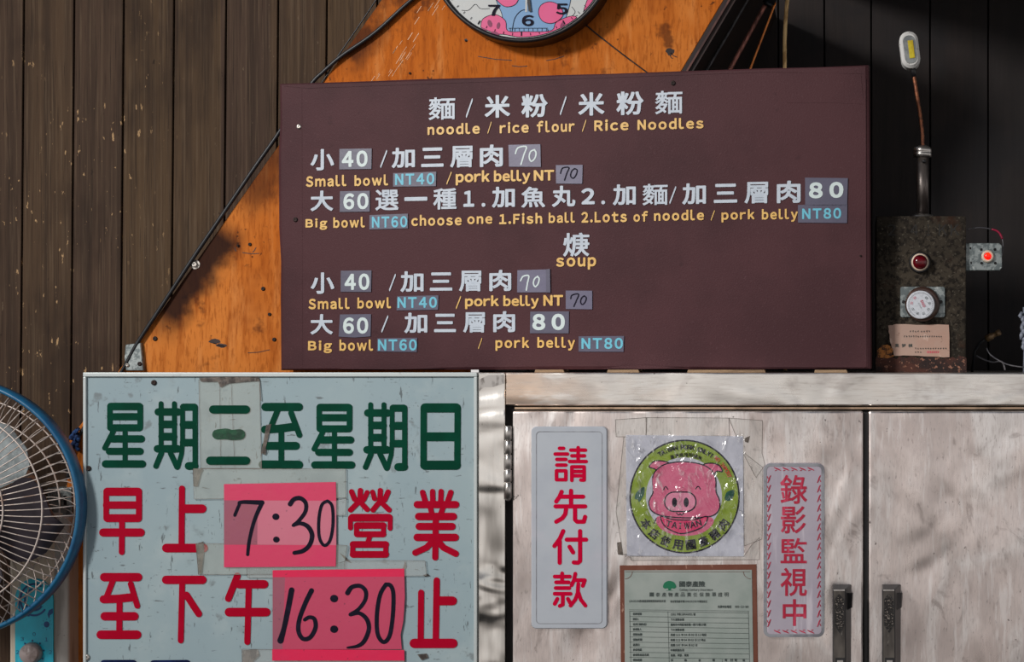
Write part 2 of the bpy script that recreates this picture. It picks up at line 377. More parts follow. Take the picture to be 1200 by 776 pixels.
TAPE = mat('yellowed_clear_tape', (196, 198, 186), .25, alpha=.28, layers=(ly((160, 160, 148), (20, 20, 20), .45, .65, .7), ly((90, 86, 78), (110, 110, 110), .66, .71, .7)), bump=((50, 50, 50), .25))
TAPEL = mat('clear_tape', (205, 205, 200), .22, alpha=.25, layers=(ly((120, 116, 110), (110, 110, 60), .66, .71, .7),), bump=((50, 50, 50), .2))
CRUMP = mat('dirty_crumpled_tape', (104, 94, 86), .4, alpha=.9, layers=(ly((54, 46, 42), (70, 70, 70), .4, .6), ly((170, 166, 158), (120, 120, 40), .6, .7)), bump=((80, 80, 80), .6))
EDGEL = mat('grime_line', (84, 76, 70), .8, layers=(ly((120, 112, 106), (90, 90, 90), .4, .6),))
LETW = mat('pale_blue_vinyl_lettering', (180, 190, 202), .45, layers=(ly((164, 176, 190), (60, 60, 60), .45, .65, .6),))
LETY = mat('yellow_vinyl_lettering', (216, 174, 92), .45, layers=(ly((200, 152, 72), (60, 60, 60), .45, .65, .6),))
LETC = mat('cyan_vinyl_lettering', (92, 176, 198), .45, layers=(ly((88, 180, 206), (60, 60, 60), .45, .65, .6),))
LETM = mat('pale_mint_lettering', (194, 208, 208), .45, layers=(ly((196, 212, 212), (60, 60, 60), .45, .65, .6),))
STICK = mat('lilac_grey_sticker', (74, 72, 94), .4, layers=(ly((66, 64, 86), (20, 20, 20), .4, .65, .7),), bump=((60, 60, 60), .1))
STICKL = mat('light_lilac_sticker', (92, 89, 114), .4, layers=(ly((84, 80, 106), (20, 20, 20), .4, .65, .7),), bump=((60, 60, 60), .1))
BLK = mat('black_plastic', (22, 22, 25), .4, layers=(ly((34, 34, 36), (50, 50, 50), .5, .7),))
RUB = mat('black_rubber_cable', (16, 19, 25), .45, layers=(ly((30, 32, 38), (60, 60, 60), .5, .7),))
SCREW = mat('steel_screw', (190, 186, 180), .35, .8, layers=(ly((110, 96, 84), (300, 300, 300), .5, .65),))
RUSTS = mat('rusty_screw', (52, 38, 34), .7, .3, layers=(ly((30, 22, 22), (300, 300, 300), .45, .6),))
GRIME = mat('grimy_box_enamel', (64, 57, 48), .75, spec=.15, layers=(ly((34, 30, 25), (9, 9, 9), .36, .64, .85), ly((24, 20, 17), (130, 130, 130), .46, .60, .85), ly((88, 82, 72), (220, 220, 220), .58, .66, .75), ly((62, 38, 26), (14, 14, 14), .58, .70, .6)), bump=((160, 160, 160), .6))
RUST = mat('rusted_steel', (70, 36, 26), .85, layers=(ly((34, 20, 18), (40, 40, 40), .4, .6), ly((150, 104, 84), (160, 160, 160), .58, .64, .85)), bump=((120, 120, 120), .8))
LABEL = mat('aged_paper_label', (176, 148, 134), .7, layers=(ly((176, 140, 124), (16, 16, 16), .4, .65, .8), ly((110, 70, 50), (70, 70, 70), .66, .72, .8), ly((220, 198, 184), (30, 30, 30), .6, .72, .7)))
REDL = mat('red_pilot_lens', (96, 8, 20), .12, layers=(ly((60, 4, 12), (60, 60, 60), .4, .6),))
REDGLOW = mat('lit_red_button', (230, 10, 5), .3, layers=(ly((255, 80, 10), (200, 200, 200), .5, .6),), emit=((255, 6, 3), .8))
CREAM = mat('cream_plastic', (216, 196, 176), .45, layers=(ly((186, 160, 136), (40, 40, 40), .5, .7),))
CHROME = mat('tarnished_chrome', (190, 186, 182), .3, .9, layers=(ly((92, 84, 80), (60, 60, 20), .5, .66, .8),))
DKMET = mat('dark_metal_post', (130, 122, 118), .4, .7, layers=(ly((70, 62, 60), (60, 60, 12), .4, .6, .9), ly((130, 100, 80), (120, 120, 20), .62, .7, .6)))
COPPER = mat('copper_gooseneck', (150, 92, 62), .45, .5, layers=(ly((96, 56, 40), (200, 200, 200), .4, .6, .9),))
COPPERB = mat('bright_copper_rod', (255, 150, 66), .4, .1, layers=(ly((180, 90, 40), (80, 80, 20), .5, .7),))
DULLP = mat('dull_copper_pipe', (190, 125, 112), .5, .4, layers=(ly((80, 48, 44), (50, 50, 10), .45, .65),))
CORD = mat('tan_cord', (240, 205, 145), .8, layers=(ly((190, 150, 98), (90, 90, 30), .45, .6),))
LAMPG = mat('chalky_lamp_shell', (206, 206, 204), .6, layers=(ly((120, 112, 104), (130, 130, 130), .58, .66, .8),))
LAMPI = mat('grey_lamp_window', (140, 144, 144), .25, layers=(ly((110, 114, 116), (60, 60, 60), .4, .6),))
LED = mat('yellow_led_strip', (206, 188, 40), .4, layers=(ly((186, 160, 20), (90, 90, 90), .4, .6),))
DIALF = mat('white_dial_face', (205, 210, 218), .45, layers=(ly((180, 184, 192), (200, 200, 200), .5, .65, .7),))
DIALR = mat('brown_dial_ring', (62, 44, 38), .4, layers=(ly((92, 68, 54), (50, 50, 50), .55, .7),))
PINKINK = mat('pink_dial_print', (206, 60, 90), .5, layers=(ly((190, 50, 80), (90, 90, 90), .4, .6),))
PLAQ = mat('white_acrylic_plaque', (172, 178, 186), .3, layers=(ly((162, 168, 178), (10, 10, 10), .4, .65, .7), ly((206, 186, 198), (6, 6, 6), .5, .7, .4)))
PLAQR = mat('crimson_lettering', (186, 0, 48), .4, spec=.06, layers=(ly((196, 0, 54), (40, 40, 40), .5, .7),))
PLAQ2 = mat('lilac_acrylic_plaque', (168, 160, 172), .35, layers=(ly((154, 146, 160), (8, 8, 8), .4, .65, .7), ly((212, 204, 212), (60, 60, 6), .55, .72, .6)))
PLAQE = mat('grey_plaque_edge', (140, 142, 148), .4, layers=(ly((110, 110, 116), (40, 40, 40), .45, .65),))
CRIM2 = mat('faded_crimson_lettering', (166, 14, 52), .45, layers=(ly((206, 70, 100), (90, 90, 14), .5, .68, .7),))
SHEETW = mat('poster_paper', (168, 170, 182), .6, layers=(ly((184, 186, 198), (20, 20, 20), .4, .65),))
PGREEN = mat('lime_green_print', (124, 146, 24), .5, layers=(ly((106, 128, 20), (20, 20, 20), .4, .65, .7),))
PPINK = mat('pig_pink_print', (200, 92, 126), .5, layers=(ly((186, 80, 114), (16, 16, 16), .4, .65, .7),))
PPINKL = mat('snout_pink_print', (206, 124, 152), .5, layers=(ly((216, 136, 164), (16, 16, 16), .4, .65, .7),))
PPINKD = mat('scarf_pink_print', (196, 36, 92), .5, layers=(ly((200, 40, 96), (16, 16, 16), .4, .65, .7),))
LEAFG = mat('dark_green_print', (14, 84, 66), .5, layers=(ly((10, 66, 52), (30, 30, 30), .4, .65),))
REDP = mat('red_print', (196, 62, 40), .5, layers=(ly((180, 90, 40), (60, 60, 60), .5, .7),))
def film_mat():
    m = bpy.data.materials.new('clear_plastic_film'); m.use_nodes = True; t = m.node_tree; N = t.nodes; L = t.links; N.clear()
    o = N.new('ShaderNodeOutputMaterial'); mx = N.new('ShaderNodeMixShader'); tr = N.new('ShaderNodeBsdfTransparent'); gl = N.new('ShaderNodeBsdfGlossy'); gl.inputs['Roughness'].default_value = .2
    tc = N.new('ShaderNodeTexCoord'); n = N.new('ShaderNodeTexNoise'); n.inputs['Scale'].default_value = 45; n.inputs['Detail'].default_value = 3; n.inputs['Distortion'].default_value = 1.5
    mp = N.new('ShaderNodeMapping'); mp.inputs['Scale'].default_value = (1, 1, .45); mp.inputs['Rotation'].default_value = (0, -.35, 0)
    L.new(tc.outputs['Object'], mp.inputs[0]); L.new(mp.outputs[0], n.inputs['Vector'])
    b = N.new('ShaderNodeBump'); b.inputs['Strength'].default_value = .9; b.inputs['Distance'].default_value = .008; L.new(n.outputs[0], b.inputs['Height']); L.new(b.outputs[0], gl.inputs['Normal'])
    mr = N.new('ShaderNodeMapRange'); mr.inputs[1].default_value = .55; mr.inputs[2].default_value = .75; mr.inputs[3].default_value = .07; mr.inputs[4].default_value = .55
    n3 = N.new('ShaderNodeTexNoise'); n3.inputs['Scale'].default_value = 90; n3.inputs['Distortion'].default_value = 2; L.new(mp.outputs[0], n3.inputs['Vector']); L.new(n3.outputs[0], mr.inputs[0])
    L.new(mr.outputs[0], mx.inputs[0]); L.new(tr.outputs[0], mx.inputs[1]); L.new(gl.outputs[0], mx.inputs[2]); L.new(mx.outputs[0], o.inputs[0])
    return m
FILM = film_mat()
BROWNF = mat('brown_copper_border', (104, 54, 36), .5, layers=(ly((112, 66, 50), (60, 60, 14), .4, .65, .8), ly((190, 150, 130), (160, 160, 60), .62, .7, .6)))
CERT = mat('grey_green_certificate_paper', (150, 158, 153), .6, layers=(ly((130, 142, 136), (14, 14, 14), .4, .65, .7),))
LOGOG = mat('logo_green_print', (0, 104, 70), .5, layers=(ly((0, 90, 60), (60, 60, 60), .5, .7),))
GRIPM = mat('worn_black_handle', (104, 98, 92), .45, .4, layers=(ly((50, 46, 44), (16, 16, 6), .40, .62, .9), ly((150, 146, 140), (160, 160, 40), .60, .70, .5), ly((30, 28, 28), (60, 60, 60), .62, .68, .6)))
GRIPT = mat('knurled_handle_panel', (36, 33, 32), .5, .4, layers=(ly((150, 140, 130), (420, 420, 420), .55, .62, .9),), bump=((420, 420, 420), 1.))
BLUEF = mat('blue_fan_ring', (20, 92, 130), .4, layers=(ly((14, 70, 112), (40, 40, 40), .45, .65, .7), ly((16, 60, 96), (120, 120, 120), .62, .7, .6)))
WIRE = mat('grey_white_wire', (204, 192, 184), .4, .3, layers=(ly((160, 130, 112), (60, 60, 60), .5, .66, .8),))
BLADE = mat('smoke_grey_blade', (62, 56, 62), .4, layers=(ly((48, 43, 50), (8, 8, 8), .4, .65),))
BLADEP = mat('lit_dusty_blade', (176, 186, 188), .6, layers=(ly((130, 140, 142), (40, 40, 40), .42, .6, .8), ly((206, 210, 208), (110, 110, 110), .56, .66, .6), ly((90, 96, 100), (14, 14, 60), .66, .72, .7)))  # dust, plus the light on this blade painted into its colour
FANW = mat('cream_fan_housing', (212, 198, 178), .45, layers=(ly((176, 160, 142), (10, 10, 10), .45, .65, .8), ly((90, 84, 80), (60, 60, 60), .68, .73, .8)))
FANS = mat('grey_fan_side', (206, 204, 200), .4, .2, layers=(ly((132, 128, 124), (30, 30, 4), .45, .65, .8), ly((60, 56, 54), (60, 60, 60), .69, .73, .8)))
TEAL = mat('turquoise_panel', (14, 186, 212), .35, layers=(ly((8, 160, 186), (14, 14, 8), .42, .62, .8), ly((100, 206, 216), (80, 80, 20), .62, .72, .5)))
NAVYP = mat('navy_print', (18, 74, 130), .5, layers=(ly((14, 60, 110), (50, 50, 50), .4, .6),))
KNOB = mat('dusty_pink_grey_knob', (170, 156, 154), .4, layers=(ly((130, 116, 112), (80, 80, 80), .45, .62, .8),))
BROPE = mat('blue_rope', (24, 66, 120), .8, layers=(ly((14, 40, 84), (160, 160, 160), .4, .6),))
SHIM = mat('raw_wood_shim', (150, 124, 96), .8, layers=(ly((100, 78, 58), (12, 60, 90), .4, .65, .8),))
CLOCKF = mat('clock_face_print', (186, 190, 190), .4, layers=(ly((190, 192, 190), (14, 14, 14), .4, .65),))
CLPINK = mat('clock_pink_print', (214, 78, 130), .4, layers=(ly((214, 84, 136), (30, 30, 30), .4, .65, .7),))
CLBLUE = mat('clock_blue_print', (112, 152, 192), .4, layers=(ly((110, 150, 194), (30, 30, 30), .4, .65, .7),))
CLMAG = mat('clock_dark_spot_print', (132, 30, 84), .4, layers=(ly((110, 24, 70), (30, 30, 30), .4, .65, .7),))
BRASS = mat('dull_brass_fitting', (132, 108, 78), .45, .4, layers=(ly((90, 70, 48), (80, 80, 80), .4, .65, .8),))
PLASTW = mat('frayed_white_plastic', (130, 136, 150), .4, layers=(ly((120, 126, 140), (60, 60, 60), .4, .6),))
MAGW = mat('magenta_wire', (150, 24, 60), .45, layers=(ly((110, 16, 44), (60, 60, 60), .4, .6),))
GREYW = mat('grey_wire', (100, 98, 102), .5, layers=(ly((70, 70, 76), (60, 60, 60), .4, .6),))
EDGES = mat('dark_edge_trim', (44, 26, 23), .5, .3, layers=(ly((30, 20, 22), (40, 40, 10), .4, .6, .8),))

# ------------------------------------------------------------------ the setting
mb = MB().box(-2.4, 1.5, -2.6, 1.0, -.1, 0); obj('floor', mb, CEMENT, kind='structure')
# plank wall on the left (boards lean slightly, as in the photo)
YW = .20
gx = [-389, -330, -271, -211, -151, -92, -31, 28, 87, 145, 204, 265, 326, 383, 442, 500, 545]
mb = MB()
for a, b in zip(gx[:-1], gx[1:]):
    t = P(0, -160, YW).z; k = .0085
    xa, xb = P(a+1.1, 0, YW).x, P(b-1.1, 0, YW).x; zt = P(0, 0, YW).z
    dt, dbm = k*(t-zt), k*(0.-zt)
    if b > 500: dbm = 0
    mb.hexa([(xa+dt, YW, t), (xb+dt, YW, t), (xb+dbm, YW, 0), (xa+dbm, YW, 0), (xa+dt, YW+.018, t), (xb+dt, YW+.018, t), (xb+dbm, YW+.018, 0), (xa+dbm, YW+.018, 0)], .0012)
q0, q1 = P(-389, 0, YW).x, P(545, 0, YW).x
mb.box(q0, q1, YW+.0185, YW+.04, 0, P(0, -160, YW).z, 0, 1)
obj('wall_left', mb, [WOOD, DARK], kind='structure')
# dark recess on the right: back wall, slanting side sheet, unseen canopy added for shade
YB = .70
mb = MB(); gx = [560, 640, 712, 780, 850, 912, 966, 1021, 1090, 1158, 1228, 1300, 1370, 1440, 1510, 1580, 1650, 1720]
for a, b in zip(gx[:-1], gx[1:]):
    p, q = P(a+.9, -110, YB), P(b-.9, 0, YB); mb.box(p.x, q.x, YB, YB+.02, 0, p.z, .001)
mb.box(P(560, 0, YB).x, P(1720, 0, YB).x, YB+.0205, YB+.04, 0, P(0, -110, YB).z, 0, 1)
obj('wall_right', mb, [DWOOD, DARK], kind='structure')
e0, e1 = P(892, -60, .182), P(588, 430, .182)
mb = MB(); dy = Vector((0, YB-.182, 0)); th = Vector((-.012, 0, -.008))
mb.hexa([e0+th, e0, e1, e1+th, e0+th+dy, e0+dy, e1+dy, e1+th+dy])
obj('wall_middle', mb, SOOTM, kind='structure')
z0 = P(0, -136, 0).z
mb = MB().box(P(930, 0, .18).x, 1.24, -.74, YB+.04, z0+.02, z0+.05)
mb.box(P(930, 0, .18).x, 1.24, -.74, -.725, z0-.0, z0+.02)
obj('shade_canopy', mb, SOOTM, kind='structure')

# ------------------------------------------------------------------ orange plywood sheet
YO = .18
pl = [(489.5, -60), (884, -60), (592, 430), (548, 430), (548, 960), (77, 960), (78.5, 520), (160, 405)]
r = root('plywood_sheet', P(300, 960, YO), 'bright orange plywood sheet with a darkened slanting left edge behind the maroon menu board', 'panel')
ORANGE_OFF = base(r)
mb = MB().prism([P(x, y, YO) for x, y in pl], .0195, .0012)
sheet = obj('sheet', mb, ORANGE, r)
# object coordinates of the dark band are world based: move the mesh origin to the world origin
sheet.data.transform(__import__('mathutils').Matrix.Translation(base(r))); sheet.location = -base(r)
FO = front(YO)
def screw(px, py, F, rr, m, par, name='screw', n=14, h=.0025):
    c = F(px, py, 0); mb = MB().lathe(c, [(rr*S, 0), (rr*S, h*.4), (rr*S*.75, h*.85), (rr*S*.35, h), (rr*S*.3, h*.6)], n)
    return obj(name, mb, m, par)
c = FO(229, 310, 0); mb = MB().lathe(c, [(.0075, 0), (.0075, .0012)], 20); mb.lathe(c, [(.0048, .0012), (.0048, .005), (.004, .0056), (.002, .0056), (.002, .004)], 6, smooth=False)
obj('hex_bolt', mb, SCREW, r, label='silver hex bolt with washer')
for x, y, q in ((182, 397, 3.), (308.5, 338.5, 2.6), (316, 368.5, 2.2), (321.5, 398, 2.6), (279, 288, 1.6), (293, 286.5, 2.2), (546, 48, 1.2), (480.5, 86, 1.6)):
    screw(x, y, FO, q, RUSTS, r)
mb = MB()
random.seed(3)
for i in range(26):   # pale scratches running down to the left
    t = random.random(); x = 512-t*60+random.gauss(0, 7); y = t*88+random.gauss(0, 4); l = random.uniform(3, 15)
    mb.stroke(FO, [(x, y), (x-l*.55, y+l*.85)], random.uniform(.3, .7), .0003, 0, cap=0)
for x, y, a, l in ((284, 296, .05, 20), (275, 290, 1.2, 5), (560, 66, .12, 40), (640, 71, -.25, 22), (600, 77, .02, 18), (300, 290, 2.2, 7), (316, 410, 3.0, 26), (250, 402, .3, 14), (785, 65, .8, 5), (786, 62, .6, 9)):
    mb.stroke(FO, [(x, y), (x+l*.5*cos(a), y+l*.5*sin(a)+1), (x+l*cos(a), y+l*sin(a))], .9, .0003, 1, cap=0)
for x, y, w_, h_ in ((252, 400, 9, 4), (259, 405, 7, 3.4), (786, 60, 6, 5), (546, 47, 2.4, 2)):
    pts = [(x+w_*cos(t*pi/6)*random.uniform(.5, 1.1), y+h_*sin(t*pi/6)*random.uniform(.5, 1.1)) for t in range(12)]
    mb.art(FO, pts, .0003, 1)
obj('scratches', mb, [mat('pale_scratch', (236, 196, 160), .6, layers=(ly((220, 170, 130), (90, 90, 90), .4, .6),)), EDGES], r)

# dark angle down the sheet's right edge, ridge painted lighter as a highlight
mb = MB()
for (x0, x1, dY, m) in ((0, 5, -.004, 0), (5, 7.5, -.009, 1), (7.5, 14, -.004, 0)):
    a, b = P(884+x0, -60, YO+dY), P(884+x1, -60, YO+dY); c, d = P(592+x1, 430, YO+dY), P(592+x0, 430, YO+dY)
    mb.hexa([a, b, c, d]+[p+Vector((0, .0015-dY, 0)) for p in (a, b, c, d)], 0, m)
obj('edge_trim', mb, [EDGES, mat('highlit_trim_edge', (96, 62, 56), .5, .3, layers=(ly((62, 38, 36), (50, 50, 10), .45, .65),))], None, 'dark brown metal edge strip down the right side of the orange sheet', 'trim', loc=P(592, 430, YO))

# cable along the darkened edge
def path(pts, Y, n=8): return [P(x, y, Y) for x, y in spline(pts, n)]
r1 = .0034
mb = MB().tube(path([(545, -45), (486, -3), (440, 38), (400, 66), (378, 85), (366, 97), (345, 128), (322, 163), (298, 197), (262, 250), (228, 300), (190, 358), (160, 404), (146, 430), (120, 470), (92, 512), (84, 530), (80, 560)], YO-.006), r1, 8)
obj('cable', mb, RUB, None, 'thick black rubber cable along the slanting left edge of the orange sheet', 'cable', loc=P(80, 560, YO-.004))
mb = MB().tube(path([(452, -18), (440, 1), (418, 34), (396, 66), (383, 88), (372, 104)], YO-.002, 4), .0012, 6)
obj('thin_wire', mb, RUB, None, 'thin black wire on the left edge of the orange sheet above the menu board', 'wire', loc=P(372, 104, YO))
mb = MB().tube(path([(664, 8), (690, 32), (712, 50), (734, 67), (757, 84), (790, 108)], YO-.002, 4), .0011, 6)
obj('thin_wire', mb, RUB, None, 'thin black wire running from the clock down to the menu board', 'wire', loc=P(757, 84, YO))

# galvanised bracket at the sheet's lower-left corner
r = root('metal_bracket', P(157, 437, YO), 'small galvanised metal bracket on the plywood just above the white sign', 'bracket')
mb = MB().prism([P(x, y, YO-.008) for x, y in ((147, 404), (164.5, 402), (168, 434.5), (147.5, 434.5), (145.5, 420))], .008, .001)
obj('plate', mb, GALV, r)
screw(149.5, 428, front(YO-.008), 2.6, SCREW, r); screw(163.8, 426.5, front(YO-.008), 2.8, RUSTS, r)

# blue knot tied round the cable
mb = MB()
kn = [(92, 503), (86, 509), (91, 515), (83, 513), (90, 507), (88, 518), (84, 522), (92, 512), (90, 524), (92, 527)]
mb.tube([P(x, y, YO-.010-.004*sin(i*1.9)) for i, (x, y) in enumerate(spline(kn, 6))], .0032, 7)
obj('rope_knot', mb, BROPE, None, 'blue rope knot tied on the black cable beside the fan', 'rope', loc=P(88, 520, YO))

# ------------------------------------------------------------------ wall clock
YC = YO-.045; cc = P(611, -60, YC); RR = (110*S*(D+YC)/D)
r = root('wall_clock', P(611, 50, YO), 'round black-rimmed wall clock with a pink and blue printed face on the orange sheet', 'clock')
mb = MB().lathe(cc, [(RR*.93, -.044), (RR*1.0, -.040), (RR*1.0, -.004), (RR*.985, .001), (RR*.955, 0), (RR*.945, -.006), (RR*.945, -.0065)], 96)
obj('rim', mb, BLK, r)
FC = front(YC+.0055); sc_ = 1.
mb = MB().art(FC, ell(611, -60, 104.5, 104.5, 96), 0, 0)
# abstract pink and blue shapes
def blob(pts, mi, lift, line=True, n=6):
    q = [(611+(x-611)*k_, -60+(y+60)*k_) for x, y in spline(pts, n, True) for k_ in [min(1, 103.5/max(1, hypot(x-611, y+60)))]]; mb.art(FC, q, lift, mi)
    if line: mb.stroke(FC, q+[q[0]], .7, lift+.00015, 3, cap=0)
blob([(583, -30), (640, -34), (668, -14), (664, 18), (652, 38), (596, 37), (588, 16), (580, -6)], 2, .0002)
blob([(560, 46), (563, 33), (566, 22), (580, 17), (592, 24), (595, 36), (612, 37), (645, 36), (652, 26), (668, 19), (676, 21), (668, 30), (640, 41), (610, 43.5), (585, 40)], 1, .0005)
blob([(581, -4), (586, 4), (594, 8), (604, 5), (608, -4), (604, -12), (590, -14)], 1, .0006)
blob([(631, 15), (634, 6), (644, 2), (655, 6), (660, 17), (653, 25), (644, 27.5), (635, 24)], 1, .0006)
blob([(690, -4), (700, -14), (704, -2), (690, 12), (684, 14)], 1, .0004)
for x, y, a, b, t in ((574, 27.5, 2.6, 4.4, -.3), (584, 30, 2, 4, .2), (580, 39.5, 5, 2.6, .3), (659, 29, 2, 4.2, .5), (567, 35, 3, 2, .6)):
    mb.art(FC, ell(x, y, a, b, 14, t), .0009, 4)
mb.stroke(FC, [(600, 37), (603, 22), (610, 13), (618, 11)], .8, .0007, 3, smooth=5, cap=0)
mb.stroke(FC, [(596, 33), (642, 33)], .6, .0008, 3, cap=0)
for i in range(9): mb.stroke(FC, [(598+i*5.3, 33), (598+i*5.3, 36.5)], .5, .0008, 3, cap=0)
mb.stroke(FC, [(541, 12), (549, 12), (557, 5), (563, 10), (574, 10)], .6, .0004, 3, smooth=5, cap=0)
mb.stroke(FC, [(670, 8), (674, 14), (670, 20), (677, 18)], .6, .0004, 3, smooth=5, cap=0)
mb.stroke(FC, [(617, -12), (616.5, 14)], 2.2, .0008, 0, cap=0)
obj('face', mb, [CLOCKF, CLPINK, CLBLUE, INK, CLMAG], r)
mb = MB()
for k in range(60):
    a = 2*pi*k/60; r0, r1_ = (97, 102) if k % 5 == 0 else (99, 102)
    mb.stroke(FC, [(611+r0*sin(a), -60-r0*cos(a)), (611+r1_*sin(a), -60-r1_*cos(a))], 1.4 if k % 5 == 0 else .7, .0012, 0, cap=0)
for h in range(1, 13):
    a = 2*pi*h/12; x, y = 611+83*sin(a), -60-83*cos(a)
    if h == 7: x, y = 579, 12
    if h == 6: x, y = 618.5, 24
    if h == 5: x, y = 658.5, 10.5
    hw = 6.5 if h > 9 else 7
    mb.text(FC, str(h), x-hw, y-6.5, x+hw, y+6.5, .03, lift=.0013)
obj('numerals', mb, INK, r)
mb = MB().stroke(FC, [(612, -62), (621, 13.5)], [3, 3.2], .003, 0, cap=0)
mb.stroke(FC, [(611, -60), (560, -90)], 4, .0035, 0, cap=0)
mb.lathe(FC(611, -60, .002), [(.008, 0), (.008, .004), (.004, .005)], 20)
obj('hand', mb, BLK, r)

# ------------------------------------------------------------------ menu board
bl, br = P(328, 434, .15), P(1019, 432, .010)
nv = Vector((-(br.y-bl.y), br.x-bl.x, 0)); nv = -nv.normalized() if nv.y > 0 else nv.normalized()
FB = Plane(bl, nv)
ztop = (P(328, 98, .15).z+P(1018, 76, .01).z)/2; zbot = ZC-8.2*S
rb = root('menu_board', (bl+br)/2+Vector((0, 0, zbot-ZC+8*S-.0)), 'large maroon menu board with white and yellow noodle prices', 'sign')
tl = FB(327, 98); tr = FB(1017.5, 76); brr = FB(1020, 432.2); bll = FB(328.5, 434)
bk = -nv*.018
rimpts = [tl+(tr-tl)*t for t in [i/12 for i in range(12)]]+[tr+(brr-tr)*t for t in [i/8 for i in range(8)]]+[brr+(bll-brr)*t for t in [i/12 for i in range(12)]]+[bll+(tl-bll)*t for t in [i/8 for i in range(8)]]
random.seed(11)
ol = []
for i, p in enumerate(rimpts):
    q = p.copy()
    if i not in (0, 12, 20, 32):
        if i < 12: q.z += random.uniform(-.0009, .0005)
        elif 32 < i: q.x += (-.0022 if i in (36, 37, 38) else random.uniform(-.0004, .0008))
    ol.append(q)
mb = MB(); n = len(ol); cen = sum(ol, Vector())/n
ins = [p+(cen-p).normalized()*.005 for p in ol]
fr = [p+nv*.0 for p in ins]; mid = [p-nv*.003 for p in ol]; bck = [p+bk for p in ol]
mb.add(fr+mid+bck, [list(range(n))]+[[j, i, n+i, n+j] for i in range(n) for j in [(i+1) % n]]+[[n+j, n+i, 2*n+i, 2*n+j] for i in range(n) for j in [(i+1) % n]]+[list(range(3*n-1, 2*n-1, -1))])
obj('panel', mb, BOARD, rb)
# vinyl folds: overlapping flap at the top right, hem lines, wrinkle at the bottom
mb = MB()
def flap(pts, lift):
    a = [FB(x, y, lift) for x, y in pts]; b = [FB(x, y, .0) for x, y in pts]; m_ = len(pts)
    mb.add(a+b, [list(range(m_))]+[[j, i, m_+i, m_+j] for i in range(m_) for j in [(i+1) % m_]])
flap([(921.5, 86), (960, 84.8), (1009, 87.5), (1012, 122), (975, 120.5), (922, 120.5)], .0004)
flap([(333, 101), (560, 92.5), (800, 85), (975, 79), (1005, 81), (1011, 86.5), (990, 86), (900, 84.5), (700, 91.5), (500, 98.5), (360, 103.5)], .0006)
flap([(1011.5, 95), (1014.5, 92), (1015.5, 430), (1011.5, 431)], .0006)
flap([(353, 100), (353.8, 100), (354.6, 432), (353.6, 432)], .0002)
flap([(395, 432.5), (420, 429.8), (470, 429.3), (520, 431.8), (460, 433)], .0016)
flap([(705, 432), (730, 428.8), (760, 428.2), (800, 431.6), (750, 432.6)], .002)
obj('folded_hem', mb, BOARD, rb)
for x, y, m, q in ((350.5, 148.5, SCREW, 3.2), (346.5, 257.5, RUSTS, 3.0), (789, 97.5, RUSTS, 3.0), (1008.5, 300, RUSTS, 1.2)): screw(x, y, FB, q, m, rb, 'screw')
slp = lambda y: -.032*(434-y)/344
W1 = [('麵', 502.3, 114, 533.4, 140.3), ('/', 546, 115.4, 554, 138), ('米', 568, 111.4, 597.8, 138), ('粉', 611, 110, 641.7, 137.5), ('/', 656.2, 112.6, 663.8, 134.9), ('米', 677.7, 108.3, 708.3, 135.5), ('粉', 722.4, 107, 754.2, 134.7), ('麵', 767.8, 106.3, 799.8, 133.5)]
W2 = [('小', 363.9, 174.7, 391.5, 199.7), ('/', 445.6, 175.8, 453.7, 196.7), ('加', 459, 173, 486.2, 196.7), ('三', 493.6, 173, 519.8, 195.6), ('層', 527.5, 171, 553.8, 196.2), ('肉', 562.3, 169.5, 589.3, 195.6)]
W3 = [('大', 363.9, 223.4, 390.3, 247.3), ('選', 439.8, 222.3, 467, 246.6), ('一', 473.9, 230.9, 500.8, 235.4), ('種', 507.7, 220.6, 535, 245.5), ('1', 543, 223.4, 555.8, 242.4), ('.', 564.3, 237.9, 568.9, 242.4), ('加', 576.5, 218.8, 603.4, 243.2), ('魚', 611, 218.8, 638.9, 243.2), ('丸', 646.8, 217.7, 674.3, 242.4), ('2', 681.4, 220.5, 697, 239.5), ('.', 704.6, 235, 709.1, 239.5), ('加', 718.2, 216, 745.1, 240.4), ('麵', 753, 215.4, 782.5, 240.4), ('/', 784.4, 218.3, 792.4, 239), ('加', 799.5, 214.9, 827.3, 239.5), ('三', 836.5, 215.4, 864, 237.7), ('層', 872.5, 213.2, 900.2, 238.4), ('肉', 910.3, 211.8, 938.2, 238)]
W4 = [('焿', 659.9, 272.8, 690.7, 300.6)]
W5 = [('小', 364.2, 319.3, 391.7, 344.4), ('/', 456, 321, 463.8, 341.3), ('加', 469.3, 318, 496.4, 342.2), ('三', 503.7, 319.3, 530.1, 340.7), ('層', 538, 317.3, 564, 341.6), ('肉', 573.4, 316.4, 599.1, 341.2)]
W6 = [('大', 363.8, 368.2, 390, 392), ('/', 446.9, 369.7, 455, 389.8), ('加', 473.8, 366.5, 500.8, 390.4), ('三', 508.7, 367.8, 534.3, 389.3), ('層', 542.8, 366, 568.3, 389.9), ('肉', 578, 364.8, 603.7, 389.4)]
BOLD = {'麵': .015, '層': .022, '選': .02, '種': .022, '焿': .022, '魚': .024}
for row in (W1, W2, W3, W4, W5, W6):
    mb = MB()
    for i, (t, a, b, c, d) in enumerate(row):
        if i and a-row[i-1][3] > 24: obj('chinese_line', mb, LETW, rb); mb = MB()
        mb.text(FB, t, a, b, c, d, (.06 if t in '/' else .04 if t in '12' else .03 if t == '.' else BOLD.get(t, .029)), slp((b+d)/2), .0012)
    obj('chinese_line', mb, LETW, rb)
